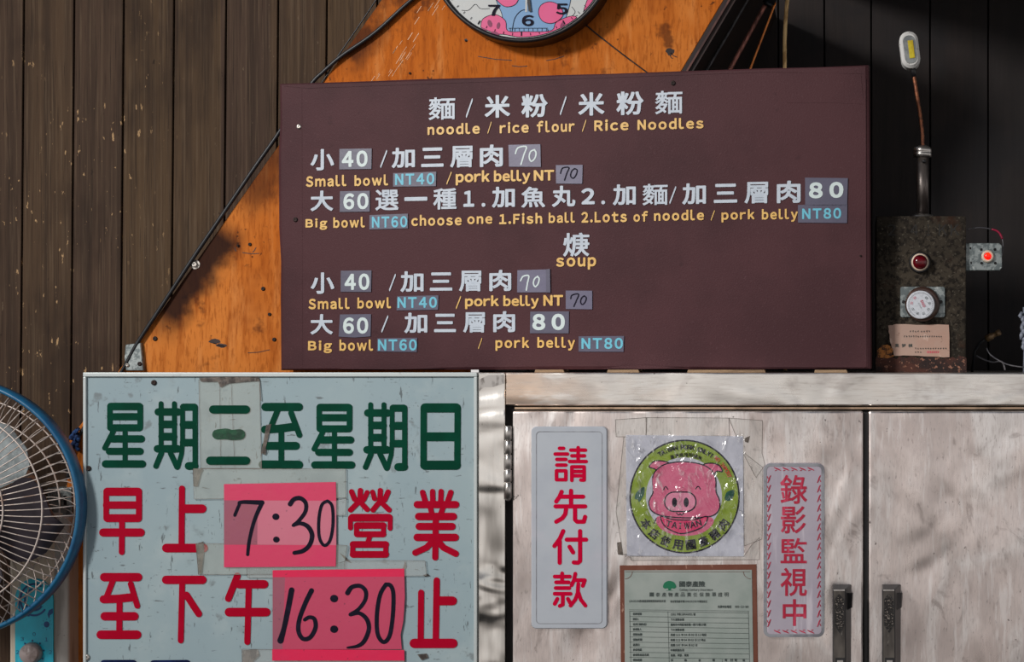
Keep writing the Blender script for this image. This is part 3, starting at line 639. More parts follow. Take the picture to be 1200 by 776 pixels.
Y_ = [('noodle', 501, 144.5, 562.3, 157.6), ('/', 571.4, 142.6, 576, 156.8), ('rice', 585.6, 142.8, 619.6, 156), ('flour', 629, 141.2, 673.4, 155), ('/', 682.2, 140.3, 687, 154.5), ('Rice', 696.4, 139.9, 736.6, 153.3), ('Noodles', 747, 138.6, 824.5, 151.6),
      ('Small', 358.6, 205.4, 406, 218.8), ('bowl', 415.4, 204.8, 454.8, 217.8), ('/', 523.2, 201.3, 529.2, 216.3), ('pork', 534, 199.8, 573.7, 217), ('belly', 578.8, 199.3, 621.3, 216), ('NT', 625.5, 199.3, 649.3, 211.7),
      ('Big', 358, 256, 383.4, 269.6), ('bowl', 390.6, 254.4, 427.5, 267), ('choose', 482, 251.6, 541, 264.6), ('one', 547.6, 253.4, 577, 262.6), ('1.Fish', 585, 249.8, 635.4, 262.6), ('ball', 643, 248.9, 673.7, 261.3), ('2.Lots', 681.4, 248, 734.6, 260.8), ('of', 742.3, 247.4, 759.3, 260), ('noodle', 766.4, 246, 825, 258.6), ('/', 833, 246.3, 837.6, 258.6), ('pork', 845.5, 245.4, 884.2, 260.4), ('belly', 892.8, 244.8, 934.8, 260.2),
      ('soup', 651.8, 301.6, 698.6, 316.2), ('Small', 361.6, 349.3, 409.7, 362.5), ('bowl', 418.8, 348.6, 458.2, 361.6), ('/', 534.2, 347, 540.2, 362.3), ('pork', 545, 346.3, 584.5, 362.2), ('belly', 589.8, 346.1, 631.3, 362), ('NT', 636.7, 345.8, 659.9, 358.4),
      ('Big', 361, 399, 389, 414), ('bowl', 397.8, 398, 437.2, 411.3), ('/', 560.4, 396, 565, 409), ('pork', 580.6, 395.2, 620, 411.2), ('belly', 629.7, 395, 673.8, 411)]
for i0, i1 in ((0, 7), (7, 13), (13, 25), (25, 26), (26, 32), (32, 37)):
    mb = MB()
    for i, (t, a, b, c, d) in enumerate(Y_[i0:i1]):
        if i and a-Y_[i0+i-1][3] > 24: obj('english_line', mb, LETY, rb); mb = MB()
        tight = t in ('pork', 'belly', 'NT') and (190 < b < 215 or 345 < b < 350)
        mb.text(FB, t, a, b, c, d, .06 if t == '/' else .042 if tight else .04, slp((b+d)/2), .0012, sp=.06 if tight else .17)
    obj('english_line', mb, LETY, rb)
# price stickers
def sticker(quad, m, lab, txt=None, tb=None, tm=LETM, hand=None, bold=.04, sp=.16):
    mb = MB(); pts = [FB(x, y, .0016) for x, y in quad]; bkp = [FB(x, y, .0001) for x, y in quad]; k = len(quad)
    mb.add(pts+bkp, [list(range(k))]+[[j, i, k+i, k+j] for i in range(k) for j in [(i+1) % k]])
    o = obj('price_sticker', mb, m, rb, label=lab); mb = MB()
    if txt: mb.text(FB, txt, *tb, bold, slp(tb[1]), .002, sp=sp)
    if hand:
        for h, wd in hand: mb.stroke(FB, h, wd, .002, smooth=6, cap=8)
    obj('lettering', mb, tm, o)
    return o
sticker([(397.8, 174.6), (435.6, 174.0), (435.2, 198.0), (397.5, 198.6)], STICK, 'grey price sticker reading 40, first row', '40', (400.6, 176.6, 430.8, 195.8))
sticker([(398.4, 224.2), (433.3, 223.6), (433.2, 248), (398, 248.4)], STICK, 'grey price sticker reading 60, second row', '60', (402.4, 226.4, 431.8, 245.4))
sticker([(399.4, 317.4), (435.3, 316.9), (434.8, 342.2), (399.2, 342)], STICK, 'grey price sticker reading 40 under soup', '40', (403.8, 320.7, 433, 340))
sticker([(398.4, 368.6), (434.8, 368.2), (434.2, 394.2), (416, 395.6), (396.8, 394.6)], STICK, 'grey price sticker reading 60, bottom row', '60', (402, 372, 431.5, 391.2))
sticker([(943.4, 208.2), (993.6, 208.8), (992.6, 241.6), (943.6, 240.4)], STICK, 'grey price sticker reading 80 at the right end', '80', (948, 213.4, 988.4, 232.3), bold=.05, sp=.3)
sticker([(621.4, 365.2), (666.8, 365), (666.4, 390.8), (621, 390.6)], STICK, 'grey price sticker reading 80, bottom row', '80', (623.8, 367.8, 662, 387), bold=.05, sp=.3)
NTS = [([(460.8, 203), (511.2, 201.2), (510.8, 218.2), (460.6, 218.8)], (463, 203.2, 509, 216.6), 'NT40'), ([(433, 252.2), (478, 250.4), (478, 267.6), (432.8, 268.9)], (435.8, 253.5, 477.2, 266.8), 'NT60'),
       ([(935, 240.2), (993, 239.6), (992.6, 261.4), (935.2, 261)], (940, 244, 985.7, 256.6), 'NT80'), ([(465.4, 347.2), (513.8, 346.2), (513.2, 363), (464.7, 363.8)], (465.8, 348, 512, 361), 'NT40'),
       ([(442.3, 396.6), (488.9, 396), (488.4, 412.6), (441.8, 412)], (443, 397.6, 488.4, 411), 'NT60'), ([(678, 394.2), (731.3, 393.8), (730.6, 412.4), (678, 412.2)], (681.4, 396, 730, 409), 'NT80')]
for q, tb, t in NTS: sticker(q, STICK, 'grey sticker with cyan %s lettering' % t, t, tb, LETC, bold=.036, sp=.17)
k = lambda o, f, pts: [(o[0]+x/f, o[1]+y/f) for x, y in pts]
sticker([(595.8, 169.8), (633.2, 169), (633.8, 195.6), (596.4, 195.4)], STICKL, 'lilac sticker with white handwritten 70, first row', hand=[(k((500, 95), 3.529, [(367, 300), (378, 276), (412, 272), (402, 305), (390, 345)]), 1.7), (k((500, 95), 3.529, [(447, 284), (430, 292), (424, 315), (433, 332), (448, 318), (452, 296), (444, 284)]), 1.7)])
sticker([(606.3, 316.8), (639.6, 315.8), (640, 342.6), (606, 342.8)], STICKL, 'lilac sticker with white handwritten 70 under soup', hand=[(k((530, 260), 4.312, [(345, 298), (358, 276), (386, 273), (380, 310), (374, 346)]), 1.7), (k((530, 260), 4.312, [(432, 276), (416, 288), (410, 312), (420, 328), (434, 312), (439, 288), (430, 276)]), 1.7)])
mb = MB().prism([FB(x, y, .0024) for x, y in ((639.6, 315.6), (644.4, 315.2), (644.9, 343), (640, 342.8))], .0023)
obj('folded_sticker_end', mb, STICK, rb)
sticker([(651.4, 193.6), (682.8, 193.2), (682.2, 215.4), (651.6, 215.2)], STICKL, 'lilac sticker with black handwritten 70, first row', tm=INK, hand=[(k((500, 95), 3.529, [(553, 382), (562, 360), (588, 358), (580, 380), (570, 410)]), 1.5), (k((500, 95), 3.529, [(612, 362), (600, 372), (595, 392), (606, 402), (618, 388), (622, 368), (610, 362)]), 1.5)])
sticker([(662.9, 340.6), (694, 340.8), (694, 362.6), (663, 362.2)], STICKL, 'lilac sticker with black handwritten 70 under soup', tm=INK, hand=[(k((530, 260), 4.312, [(598, 388), (606, 370), (638, 366), (626, 400), (614, 428)]), 1.5), (k((530, 260), 4.312, [(668, 374), (654, 384), (648, 406), (658, 418), (672, 404), (677, 384), (666, 374)]), 1.5)])

# wooden shims under the board
random.seed(2)
for x0, y0, x1, y1, lab in ((627, 433, 660, 437, 'leftmost thin wooden shim under the menu board above the fridge corner'), (712, 432.8, 748, 437, 'short wooden shim under the menu board over the white plaque'),
                            (806, 432.6, 896, 437, 'longest wooden shim under the menu board, above the round pig poster'), (955, 432.6, 992, 437, 'rightmost thin tan wooden shim under the menu board')):
    Yb = FB((x0+x1)/2, 434).y-.004; a = P(x0, 0, Yb); b = P(x1, 0, Yb); zb = ZC-12*S
    mb = MB().hexa([(a.x, Yb+.002, zb+.0044), (b.x, Yb, zb+.0044), (b.x+.002, Yb, zb), (a.x-.001, Yb, zb), (a.x, Yb+.05, zb+.0046), (b.x, Yb+.05, zb+.0046), (b.x, Yb+.05, zb), (a.x, Yb+.05, zb)], .0006)
    obj('wooden_shim', mb, SHIM, None, lab, 'shim', 'wooden shims under the menu board', loc=(a.x, Yb, zb))

# ------------------------------------------------------------------ white opening-hours sign
FS = front(0.)
rs = root('hours_sign', P(328, 1000, .015), 'large white sign with green and red opening-hours characters left of the steel fridge', 'sign')
mb = MB().pbox(99, 438.5, 557.5, 1000, .0005, .028, .0015, 0)
obj('panel', mb, SIGNW, rs)
mb = MB().pbox(97, 436.6, 559, 441.6, -.0035, .03, .001).pbox(97, 441.6, 100.6, 1000, -.0035, .03, .001).pbox(555.2, 441.6, 559, 1000, -.0035, .03, .001)
obj('frame', mb, ALUM, rs)
for x in (150, 500):
    mb = MB().pbox(x-18, 470, x+18, 980, .03, .1795, .001); obj('batten', mb, SHIM, rs)
for x, y, m, q in ((180.5, 448.5, RUSTS, 3.2), (104, 549, RUSTS, 3.0), (101.5, 770.5, SCREW, 4)): screw(x, y, FS, q, m, rs)
T1 = lambda pts: k((95, 430), 5, pts); T2 = lambda pts: k((320, 430), 4.615, pts)
T3 = lambda pts: k((95, 555), 3.5125, pts); T4 = lambda pts: k((250, 555), 3.5125, pts); T5 = lambda pts: k((400, 555), 3.51, pts)
def char(tf, f, strokes, m, nm='character', lift=.0005):
    acc = []; mb = MB()
    for p, w_ in strokes: mb.stroke(FS, tf(p), w_/f, acc=acc, cap=16)
    obj(nm, mb.merged(FS, acc, lift), m, rs)
XING = [([(174, 232), (340, 232)], 44), ([(172, 292), (342, 292)], 42), ([(174, 357), (340, 357)], 42), ([(168, 230), (168, 356)], 31), ([(346, 230), (346, 356)], 33), ([(188, 378), (138, 476)], 30),
        ([(180, 422), (352, 422)], 43), ([(165, 495), (345, 495)], 42), ([(143, 569), (358, 569)], 44), ([(257, 375), (257, 568)], 29)]
QI = [([(452, 264), (568, 264)], 44), ([(468, 215), (468, 490)], 28), ([(546, 215), (546, 490)], 28), ([(475, 337), (540, 337)], 45), ([(475, 409), (540, 409)], 46), ([(447, 480), (565, 480)], 44), ([(470, 505), (438, 582)], 32), ([(523, 505), (562, 588)], 32),
      ([(594, 240), (594, 440), (588, 510), (566, 588)], 27), ([(600, 236), (663, 236)], 42), ([(668, 236), (668, 578)], 31), ([(600, 340), (660, 340)], 46), ([(600, 444), (660, 444)], 44), ([(664, 580), (630, 581)], 46)]
for C0, dx in ((XING, 245.3), (QI, 245.6)):
    char(T1, 5, C0, GREEN); char(lambda q: [(x+dx, y+1.2) for x, y in T1(q)], 5, C0, GREEN)
char(T1, 5, (([(774, 250), (965, 250)], 49),), GREEN, 'character_stroke', .0014); char(T1, 5, (([(756, 550), (966, 550)], 49),), GREEN, 'character_stroke', .0014)
char(lambda p: p, 1, (([(311, 477), (350, 477)], 9.6), ([(325.5, 480), (317, 501)], 6.6), ([(310.5, 503.5), (326, 502.5), (345.5, 500)], 9.4), ([(341, 484), (350.8, 510)], 6.6), ([(311.5, 522.6), (346.5, 522.6)], 9.4), ([(308, 544.6), (350, 544.8)], 10), ([(329.5, 503), (329.5, 544)], 6.6)), GREEN)
char(T2, 4.615, (([(822, 222), (990, 222)], 50), ([(820, 378), (990, 378)], 48), ([(820, 532), (990, 532)], 50), ([(814, 222), (813, 532)], 34), ([(998, 222), (996, 532)], 34)), GREEN)
mb = MB()
mb.stroke(FS, T1([(797, 396), (850, 393), (880, 399), (930, 396)]), [58/5, 64/5, 60/5, 62/5], .0015, cap=12, smooth=4)
obj('handmade_stroke', mb, [mat('bottle_green_tape', (12, 74, 46), .3, layers=(ly((8, 52, 34), (60, 60, 60), .4, .6),), bump=((80, 80, 80), .5))], rs, label='patched dark green middle stroke')
R3 = (([(108, 75), (234, 75)], 34), ([(105, 130), (236, 130)], 31), ([(108, 184), (234, 184)], 33), ([(103, 75), (103, 184)], 23), ([(238, 75), (238, 184)], 25), ([(91, 243), (245, 243)], 34), ([(168, 200), (167, 324)], 24),
              ([(415, 62), (413, 306)], 25), ([(420, 145), (498, 145)], 36), ([(351, 307), (504, 307)], 36),
              ([(95, 427), (234, 427)], 35), ([(131, 440), (104, 510)], 24), ([(93, 518), (150, 516), (214, 509)], 34), ([(204, 455), (231, 545)], 24), ([(97, 588), (219, 588)], 35), ([(158, 520), (157, 662)], 25), ([(81, 664), (230, 664)], 36),
              ([(350, 438), (499, 438)], 35), ([(416, 440), (410, 688)], 24), ([(433, 500), (484, 578)], 28),
              ([(643, 422), (606, 515)], 28), ([(650, 456), (753, 456)], 35), ([(609, 571), (761, 571)], 36), ([(690, 460), (684, 694)], 25))
R5 = (([(42, 75), (54, 106)], 22), ([(78, 70), (76, 112), (38, 150)], 22), ([(106, 78), (92, 108)], 20), ([(74, 114), (106, 148)], 22), ([(128, 76), (136, 104)], 20), ([(160, 70), (158, 115), (130, 150)], 22), ([(192, 76), (178, 108)], 22), ([(160, 115), (196, 150)], 22),
              ([(45, 182), (195, 182)], 32), ([(37, 182), (37, 224)], 20), ([(201, 182), (200, 226)], 20), ([(64, 214), (172, 214)], 27), ([(64, 250), (172, 250)], 25), ([(62, 214), (62, 250)], 21), ([(173, 214), (173, 250)], 20), ([(116, 262), (108, 284)], 20), ([(48, 292), (182, 292)], 28), ([(48, 333), (182, 333)], 28), ([(47, 292), (46, 333)], 21), ([(183, 292), (182, 333)], 21),
              ([(334, 78), (344, 112)], 23), ([(375, 74), (376, 125)], 22), ([(410, 74), (408, 125)], 22), ([(450, 78), (438, 112)], 23), ([(312, 128), (470, 128)], 30), ([(366, 140), (372, 168)], 22), ([(418, 140), (408, 168)], 22), ([(318, 177), (460, 177)], 31), ([(320, 218), (455, 218)], 30), ([(312, 263), (468, 263)], 31), ([(388, 180), (386, 346)], 25), ([(374, 280), (350, 305), (304, 326)], 26), ([(398, 280), (420, 305), (470, 330)], 27),
              ([(328, 490), (326, 690)], 25), ([(392, 440), (388, 690)], 26), ([(397, 524), (457, 524)], 37), ([(300, 699), (458, 699)], 39))
for a, b in ((0, 7), (7, 10), (10, 17), (17, 20), (20, 24)): char(T3, 3.5125, R3[a:b], RED)
for a, b in ((0, 20), (20, 33), (33, 37)): char(T5, 3.51, R5[a:b], RED)
assert len(R3) == 24 and len(R5) == 37, (len(R3), len(R5))
char(lambda p: p, 1, (([(122, 778), (156, 778)], 9), ([(122, 778), (122, 800)], 7), ([(156, 778), (156, 800)], 7)), NAVY)
char(lambda p: p, 1, (([(180, 778.4), (219, 778)], 9), ([(200, 778), (200, 806)], 7)), NAVY)
# tape patches on the sign itself
def sheetlet(mb, F, pts, lift, mi=0, edge=None):
    mb.art(F, pts, lift, mi)
    if edge is not None: mb.stroke(F, list(pts)+[pts[0]], .5, lift+.0001, edge, cap=0)
mb = MB(); sheetlet(mb, FS, [(233, 445), (304, 444), (306.5, 549), (235, 549)], .0009, 0, 1)
mb.stroke(FS, [(257.5, 452), (258.5, 548)], .4, .0011, 1, cap=0); mb.stroke(FS, [(271, 450), (275, 548)], .4, .0011, 1, cap=0)
obj('tape', mb, [TAPE, EDGEL], rs, label='yellowed patch of tape over the three-stroke character')
obj('crumpled_tape', MB().art(FS, [(233.2, 443), (246, 442.2), (262, 441), (280, 440.2), (302.5, 439.8), (304, 446.6), (290, 447.5), (268, 449.6), (258.5, 454.4), (255, 447.4), (236, 447.6)], .0016), CRUMP, rs)
obj('crumpled_tape', MB().art(FS, [(226, 549.5), (238, 549.3), (235, 556), (231.5, 570), (226.6, 570)], .0016), CRUMP, rs)
obj('crumpled_tape', MB().art(FS, [(229.5, 637.5), (238.5, 634.5), (238.8, 648), (236, 672), (232.5, 673), (231, 652)], .0016), CRUMP, rs)
obj('crumpled_tape', MB().art(FS, [(284, 762), (302, 761), (304, 768), (296, 776), (300, 786), (284, 786)], .0016), CRUMP, rs)
obj('crumpled_tape', MB().art(FS, [(312, 498), (318, 497), (310, 531), (306, 532)], .0012), CRUMP, rs)
obj('crumpled_tape', MB().art(FS, [(309, 526), (312, 526), (311.5, 533), (308.6, 533)], .0016), CRUMP, rs)
obj('crumpled_tape', MB().art(FS, [(303.5, 444), (304.6, 447), (306.6, 470), (305.5, 470)], .0016), CRUMP, rs)
obj('crumpled_tape', MB().art(FS, [(398, 648), (404, 652), (412, 660), (406, 658)], .0013), CRUMP, rs)
obj('crumpled_tape', MB().art(FS, [(496, 674), (501, 672.5), (504, 675), (498, 676)], .0013), CRUMP, rs)
obj('crumpled_tape', MB().art(FS, [(471, 669), (475, 657), (476, 664), (472, 672)], .0013), CRUMP, rs)
obj('crumpled_tape', MB().art(FS, [(489, 767), (500, 766), (502, 771), (494, 774)], .0013), CRUMP, rs)

# ------------------------------------------------------------------ the two pink paper notes
FN = front(-.0030)
def note(quad_bands, lab, hand, tapes, loc):
    r = root('paper_note', loc, lab, 'note', 'pink time notes taped to the white sign')
    mb = MB(); ms = []
    for q, m in quad_bands:
        if m not in ms: ms.append(m)
        pts = [FN(x, y, 0) for x, y in q]; n = len(q); bkp = [p+Vector((0, .0008, 0)) for p in pts]
        mb.add(pts+bkp, [list(range(n))]+[[j, i, n+i, n+j] for i in range(n) for j in [(i+1) % n]], ms.index(m))
    obj('paper', mb, ms, r)
    for grp in hand:
        mb = MB(); acc = []
        for p, wd in grp: mb.stroke(FN, T4(p), [x/3.5125 for x in wd], acc=acc, cap=12, smooth=7 if len(p) > 2 else 0)
        obj('handwritten_mark', mb.merged(FN, acc, .0005), INK, r)
    for t, m in tapes:
        mb = MB(); sheetlet(mb, FN, t, -.0006, 0, 1); obj('tape', mb, [m, EDGEL], r)
dot = lambda x, y: [(x-1, y), (x+1, y)]
note([([(262.5, 567.5), (393.5, 565), (394, 587), (262.5, 586.5)], PINKV), ([(262.5, 586.5), (302, 586.6), (301.5, 638.5), (262.5, 638.5)], PINKD), ([(302, 586.6), (394, 587), (394, 639), (301.5, 638.5)], PINKF), ([(262.5, 638.5), (394, 639), (393.4, 664), (262.5, 665)], PINKV)],
     'upper pink paper note with handwritten 7:30 in black on the white sign',
     [[([(88, 172), (105, 132), (116, 118), (200, 120)], [13, 13, 15, 20]), ([(200, 120), (168, 195), (148, 275), (141, 334)], [18, 15, 14, 13])], [(dot(257, 178), [27, 27])], [(dot(259, 272), [25, 25])],
      [([(316, 126), (332, 106), (358, 102), (380, 122), (378, 158), (350, 196), (328, 214), (356, 205), (388, 218), (406, 252), (397, 292), (370, 318), (333, 327)], [20, 18, 18, 17, 16, 15, 12, 16, 19, 19, 18, 18, 16])],
      [([(470, 113), (446, 130), (434, 190), (436, 262), (456, 296), (480, 275), (492, 210), (489, 136), (470, 113)], [13]*9)]],
     [([(226.5, 549.4), (405, 549.6), (405.5, 583.6), (227.5, 585)], TAPE), ([(229.5, 637), (393, 638.6), (407, 639.5), (404, 658), (404, 673), (232.5, 673.5)], TAPE), ([(393, 587), (406, 584), (405, 604), (394, 604)], TAPEL)], P(328, 665, -.003))
note([([(319.5, 668.5), (473.6, 666.6), (473.8, 676), (319.5, 676.6)], PINKH), ([(319.5, 676.6), (334, 676.5), (331, 761), (319.5, 761)], PINKD), ([(334, 676.5), (473.8, 676), (474.4, 700), (472.6, 728), (469.4, 744), (470.8, 761), (331, 761)], PINKR), ([(319, 761), (473.6, 762), (474, 774.4), (319, 774.4)], PINKH)],
     'lower pink paper note with handwritten 16:30 in black on the white sign',
     [[([(322, 480), (305, 570), (290, 640), (276, 688)], [23, 22, 20, 26])], [([(404, 482), (378, 535), (354, 600), (350, 648), (368, 680), (398, 675), (420, 636), (416, 600), (395, 592), (376, 602)], [20, 19, 18, 18, 18, 18, 18, 17, 16, 15])], [(dot(497, 515), [31, 31])], [(dot(497, 641), [31, 31])],
      [([(552, 492), (570, 468), (604, 463), (627, 485), (624, 522), (596, 560), (563, 581), (600, 575), (631, 600), (640, 640), (622, 688), (595, 710), (552, 717)], [20, 18, 17, 17, 16, 15, 14, 16, 18, 18, 18, 15, 8])],
      [([(710, 457), (686, 500), (673, 580), (676, 660), (700, 694), (725, 668), (738, 590), (741, 500), (730, 462), (710, 457)], [17]*10)]],
     [([(289, 664), (394, 660.5), (408, 657), (498, 657.4), (500, 675), (408, 676), (318, 677), (290, 677)], TAPEL), ([(283.5, 761), (319, 761.5), (474, 762), (474, 790), (284, 790)], TAPEL)], P(396, 774, -.003))

# ------------------------------------------------------------------ stainless fridge
rf = root('refrigerator', P(900, 1590, .3), 'scuffed stainless steel upright refrigerator with two doors and black handles', 'refrigerator')
xr = P(1420, 0, 0).x; xl = P(560, 0, 0).x; ztp = P(0, 437, 0).z
mb = MB().box(xl+.002, xr-.002, .012, .66, .08, ztp-.002, .002, 0)
obj('body', mb, DARK, rf)
mb = MB().box(xl, xr, .0125, .66, ztp-.004, ztp, .0008); obj('top_panel', mb, STEELW, rf)
mb = MB().box(xl, xl+.004, .0125, .66, .08, ztp-.004, .0008); obj('side_panel', mb, STEELW, rf)
a = P(592.5, 437, 0); b = P(0, 475.5, 0)
mb = MB().box(a.x, xr, 0, .013, b.z, ztp, .0022); obj('top_rail', mb, STEELW, rf)
mb = MB().box(a.x+.012, xr, .006, .013, P(0, 480, 0).z, P(0, 477, 0).z, .0005); obj('rail_lip', mb, mat('tan_stained_steel', (176, 152, 128), .45, .6, layers=(ly((110, 92, 76), (20, 20, 20), .45, .65, .8),)), rf)
mb = MB().box(xl, P(592, 0, 0).x, -.0005, .013, .1, ztp, .0018)
obj('left_stile', mb, mat('polished_stainless_stile', (240, 236, 230), .24, 1., layers=(ly((150, 146, 140), (14, 14, 2.2), .44, .62, .8), ly((228, 228, 224), (60, 60, 6), .55, .7, .7), ly((96, 88, 82), (180, 180, 40), .67, .71, .6)), bump=((30, 30, 4), .12), rvar=((12, 12, 3), .14, .36), dent=((4, 4, 9), .02)), rf)
# torn corner film on the stile
mb = MB(); FST = front(-.0007)
mb.art(FST, [(561, 445), (572, 440), (590, 439.5), (591.5, 449), (578, 453.5), (566, 454), (561, 459)], .0006, 0)
obj('peeling_film', mb, CHROME, rf)
def door(x0, x1, hx, labs):
    a = P(x0, 482, -.012); b = P(x1, 1560, -.012)
    mb = MB().box(a.x, b.x, -.012, .0115, .12, a.z, .003)
    d = obj('door', mb, STEEL, rf, label=labs)
    # handle: sloping-topped bar, wider at its foot, with a knurled hexagonal panel and a lock
    Yh, Yd = -.050, -.0122
    def H(px, py, Y): return P(hx+px, py, Y)
    yt, yb_ = 690.5, 905
    mb = MB().hexa([H(0, yt, Yh), H(15, yt, Yh), H(15.6, yb_, Yh), H(.6, yb_, Yh), H(-.6, 685, Yd), H(22, 685, Yd), H(21, yb_, Yd), H(-.6, yb_, Yd)], .0013, 2)
    mb.hexa([H(16, 695, -.040), H(23, 695, -.030), H(22, 712, -.030), H(16, 716, -.040), H(16, 695, Yd), H(24, 695, Yd), H(23, 712, Yd), H(16, 716, Yd)], .0008, 2)
    Fh = front(Yh); mb.art(Fh, [(hx+1, 691.4), (hx+14, 691.4), (hx+14.6, 900), (hx+1.6, 900)], .0002, 0)
    hxg = [(hx+7.2, 696.5), (hx+13, 703), (hx+13, 733), (hx+8, 741.5), (hx+2.4, 733), (hx+2.4, 703)]
    mb.art(Fh, hxg, .0004, 1); mb.stroke(Fh, hxg+[hxg[0]], .7, .0006, 2, cap=0)
    mb.art(Fh, [(hx+1, 690.9), (hx+14, 690.9), (hx+14, 692.6), (hx+1, 692.6)], .0004, 3)
    mb.art(Fh, [(hx+3, 771), (hx+14, 771), (hx+14, 800), (hx+3, 800)], .0004, 2); mb.art(Fh, [(hx+5, 774), (hx+12, 774), (hx+12, 798), (hx+5, 798)], .0008, 3)
    obj('handle', mb, [GRIPM, GRIPT, BLK, CHROME], d, label='black bar handle with a knurled panel')
    return d
door(600.5, 1011.5, 976, 'steel door with plaques and posters')
door(1017.8, 1416, 1034, 'plain scuffed steel door')
mb = MB().box(P(1012, 0, 0).x, P(1017.5, 0, 0).x, -.004, .0115, .12, P(0, 483, 0).z, .001); mb.box(P(1013.4, 0, 0).x, P(1014.6, 0, 0).x, -.0055, -.004, .12, P(0, 484, 0).z)
obj('door_gasket', mb, BLK, rf)
c0 = P(596, 0, -.010); mb = MB()
ys = [499, 516, 532, 550, 565, 584.5]
for y0, y1 in zip(ys[:-1], ys[1:]):
    zt, zb = P(0, y0+.4, -.01).z, P(0, y1-.4, -.01).z
    mb.lathe((c0.x, -.0135, zb), [(.0045, 0), (.0054, .0008), (.0054, zt-zb-.0008), (.0045, zt-zb)], 16, axis='z')
mb.lathe((c0.x, -.0135, P(0, 586, 0).z), [(.003, 0), (.004, .002), (.004, P(0, 498, 0).z-P(0, 586, 0).z-.001)], 12, axis='z')
obj('hinge', mb, CHROME, rf)

# ------------------------------------------------------------------ plaques and posters on the left door
YD = -.0122
def plaque(o_, rad, dep, mats, lab, inner):
    x0, y0, x1, y1 = o_
    r = root('plaque', P((x0+x1)/2, y1, YD), lab, 'sign')
    mb = MB().prism([P(x, y, YD-dep) for x, y in rrect(x0, y0, x1, y1, rad, 6)], dep-.0002, .0012, 0)
    F = front(YD-dep)
    if inner:
        pts = rrect(x0+inner, y0+inner, x1-inner, y1-inner, rad*.7, 6); mb.stroke(F, pts+[pts[0]], .8, .0003, 1, cap=0)
    obj('panel', mb, mats, r); return r, F
r, F = plaque((622.5, 500, 711.5, 737), 6, .006, [PLAQ, PLAQE], 'white plaque with four thick crimson characters, left of the round pig poster', 6)
def cjk(box, strokes, wd):
    x0, y0, x1, y1 = box; acc = []; mb = MB()
    for s_ in strokes: mb.stroke(F, [(x0+a/100*(x1-x0), y0+b/100*(y1-y0)) for a, b in s_], wd, acc=acc, cap=12)
    obj('character', mb.merged(F, acc, .0005), PLAQR, r)
cjk((648.6, 523, 687.6, 564.8), [[(18, 6), (30, 6)], [(5, 22), (42, 22)], [(10, 37), (37, 37)], [(10, 53), (37, 53)], [(9, 69), (9, 94), (37, 94), (37, 69), (9, 69)], [(52, 11), (96, 11)], [(55, 27), (93, 27)], [(48, 43), (98, 43)], [(74, 4), (74, 43)], [(55, 58), (55, 96)], [(55, 58), (92, 58), (92, 95), (82, 95)], [(55, 71), (92, 71)], [(55, 83), (92, 83)]], 4.3)
cjk((648.6, 573.2, 688, 614), [[(24, 8), (18, 22), (8, 36)], [(22, 22), (88, 22)], [(52, 5), (52, 50)], [(6, 50), (94, 50)], [(38, 52), (35, 72), (26, 84), (8, 94)], [(64, 52), (64, 88), (70, 94), (90, 94), (94, 80)]], 5)
cjk((647.6, 620, 688.8, 661.8), [[(30, 6), (20, 28), (5, 48)], [(20, 34), (20, 95)], [(40, 30), (95, 30)], [(78, 6), (78, 90), (72, 95), (60, 94)], [(48, 50), (58, 66)]], 5)
cjk((648, 670, 687.6, 712), [[(5, 14), (50, 14)], [(27, 5), (27, 30)], [(9, 30), (46, 30)], [(8, 46), (48, 46)], [(5, 62), (52, 62)], [(29, 62), (29, 92), (20, 96)], [(13, 76), (5, 90)], [(44, 76), (51, 88)], [(66, 6), (62, 24), (55, 38)], [(64, 24), (94, 24), (88, 40)], [(75, 34), (73, 60), (66, 78), (52, 95)], [(75, 58), (82, 78), (96, 95)]], 4.6)
r, F = plaque((894.6, 543, 966.2, 747), 8, .006, [PLAQ2, PLAQE], 'lilac plaque with five thin crimson characters and a red rope border, beside the door handle', 0)
mb = MB()
o_ = rrect(894.9, 543.3, 965.9, 746.7, 7.7, 6); i_ = rrect(898.2, 546.6, 962.6, 743.4, 5, 6)
for a in range(len(o_)):
    b = (a+1) % len(o_); mb.art(F, [o_[a], o_[b], i_[b], i_[a]], .0006)
obj('edge', mb, PLAQE, r)
for t, a, b, c, d in (('錄', 914.3, 556.6, 945.7, 590.7), ('影', 915, 593.4, 944.2, 625.3), ('監', 914.6, 630.7, 945.4, 660.3), ('視', 914.6, 665.6, 945.6, 698.7), ('中', 917.2, 702.3, 944.8, 733.7)): obj('character', MB().text(F, t, a, b, c, d, .014, 0, .0005), CRIM2, r)
mb = MB()
def twist(x0, y0, x1, y1, n):
    for i in range(n):
        t0, t1 = (i+.1)/n, (i+.9)/n; dx, dy = (x1-x0), (y1-y0); L_ = hypot(dx, dy); nx, ny = -dy/L_*1.9, dx/L_*1.9
        mb.stroke(F, [(x0+dx*t0-nx, y0+dy*t0-ny), (x0+dx*(t0*.7+t1*.3)-nx*.3, y0+dy*(t0*.7+t1*.3)-ny*.3), (x0+dx*(t0*.3+t1*.7)+nx*.3, y0+dy*(t0*.3+t1*.7)+ny*.3), (x0+dx*t1+nx, y0+dy*t1+ny)], [.6, 1.4, 1.4, .6], .0006, cap=0, smooth=3)
        mb.stroke(F, [(x0+dx*(t0+.35/n)+nx*.7, y0+dy*(t0+.35/n)+ny*.7), (x0+dx*(t0+.1/n)+nx*1.2, y0+dy*(t0+.1/n)+ny*1.2)], .8, .0006, cap=0)
twist(901.3, 556, 901.3, 736, 16); twist(959.5, 736, 959.5, 556, 16); twist(906, 549.6, 955, 549.6, 5); twist(955, 740.5, 906, 740.5, 5)
obj('rope_border', mb, CRIM2, r)

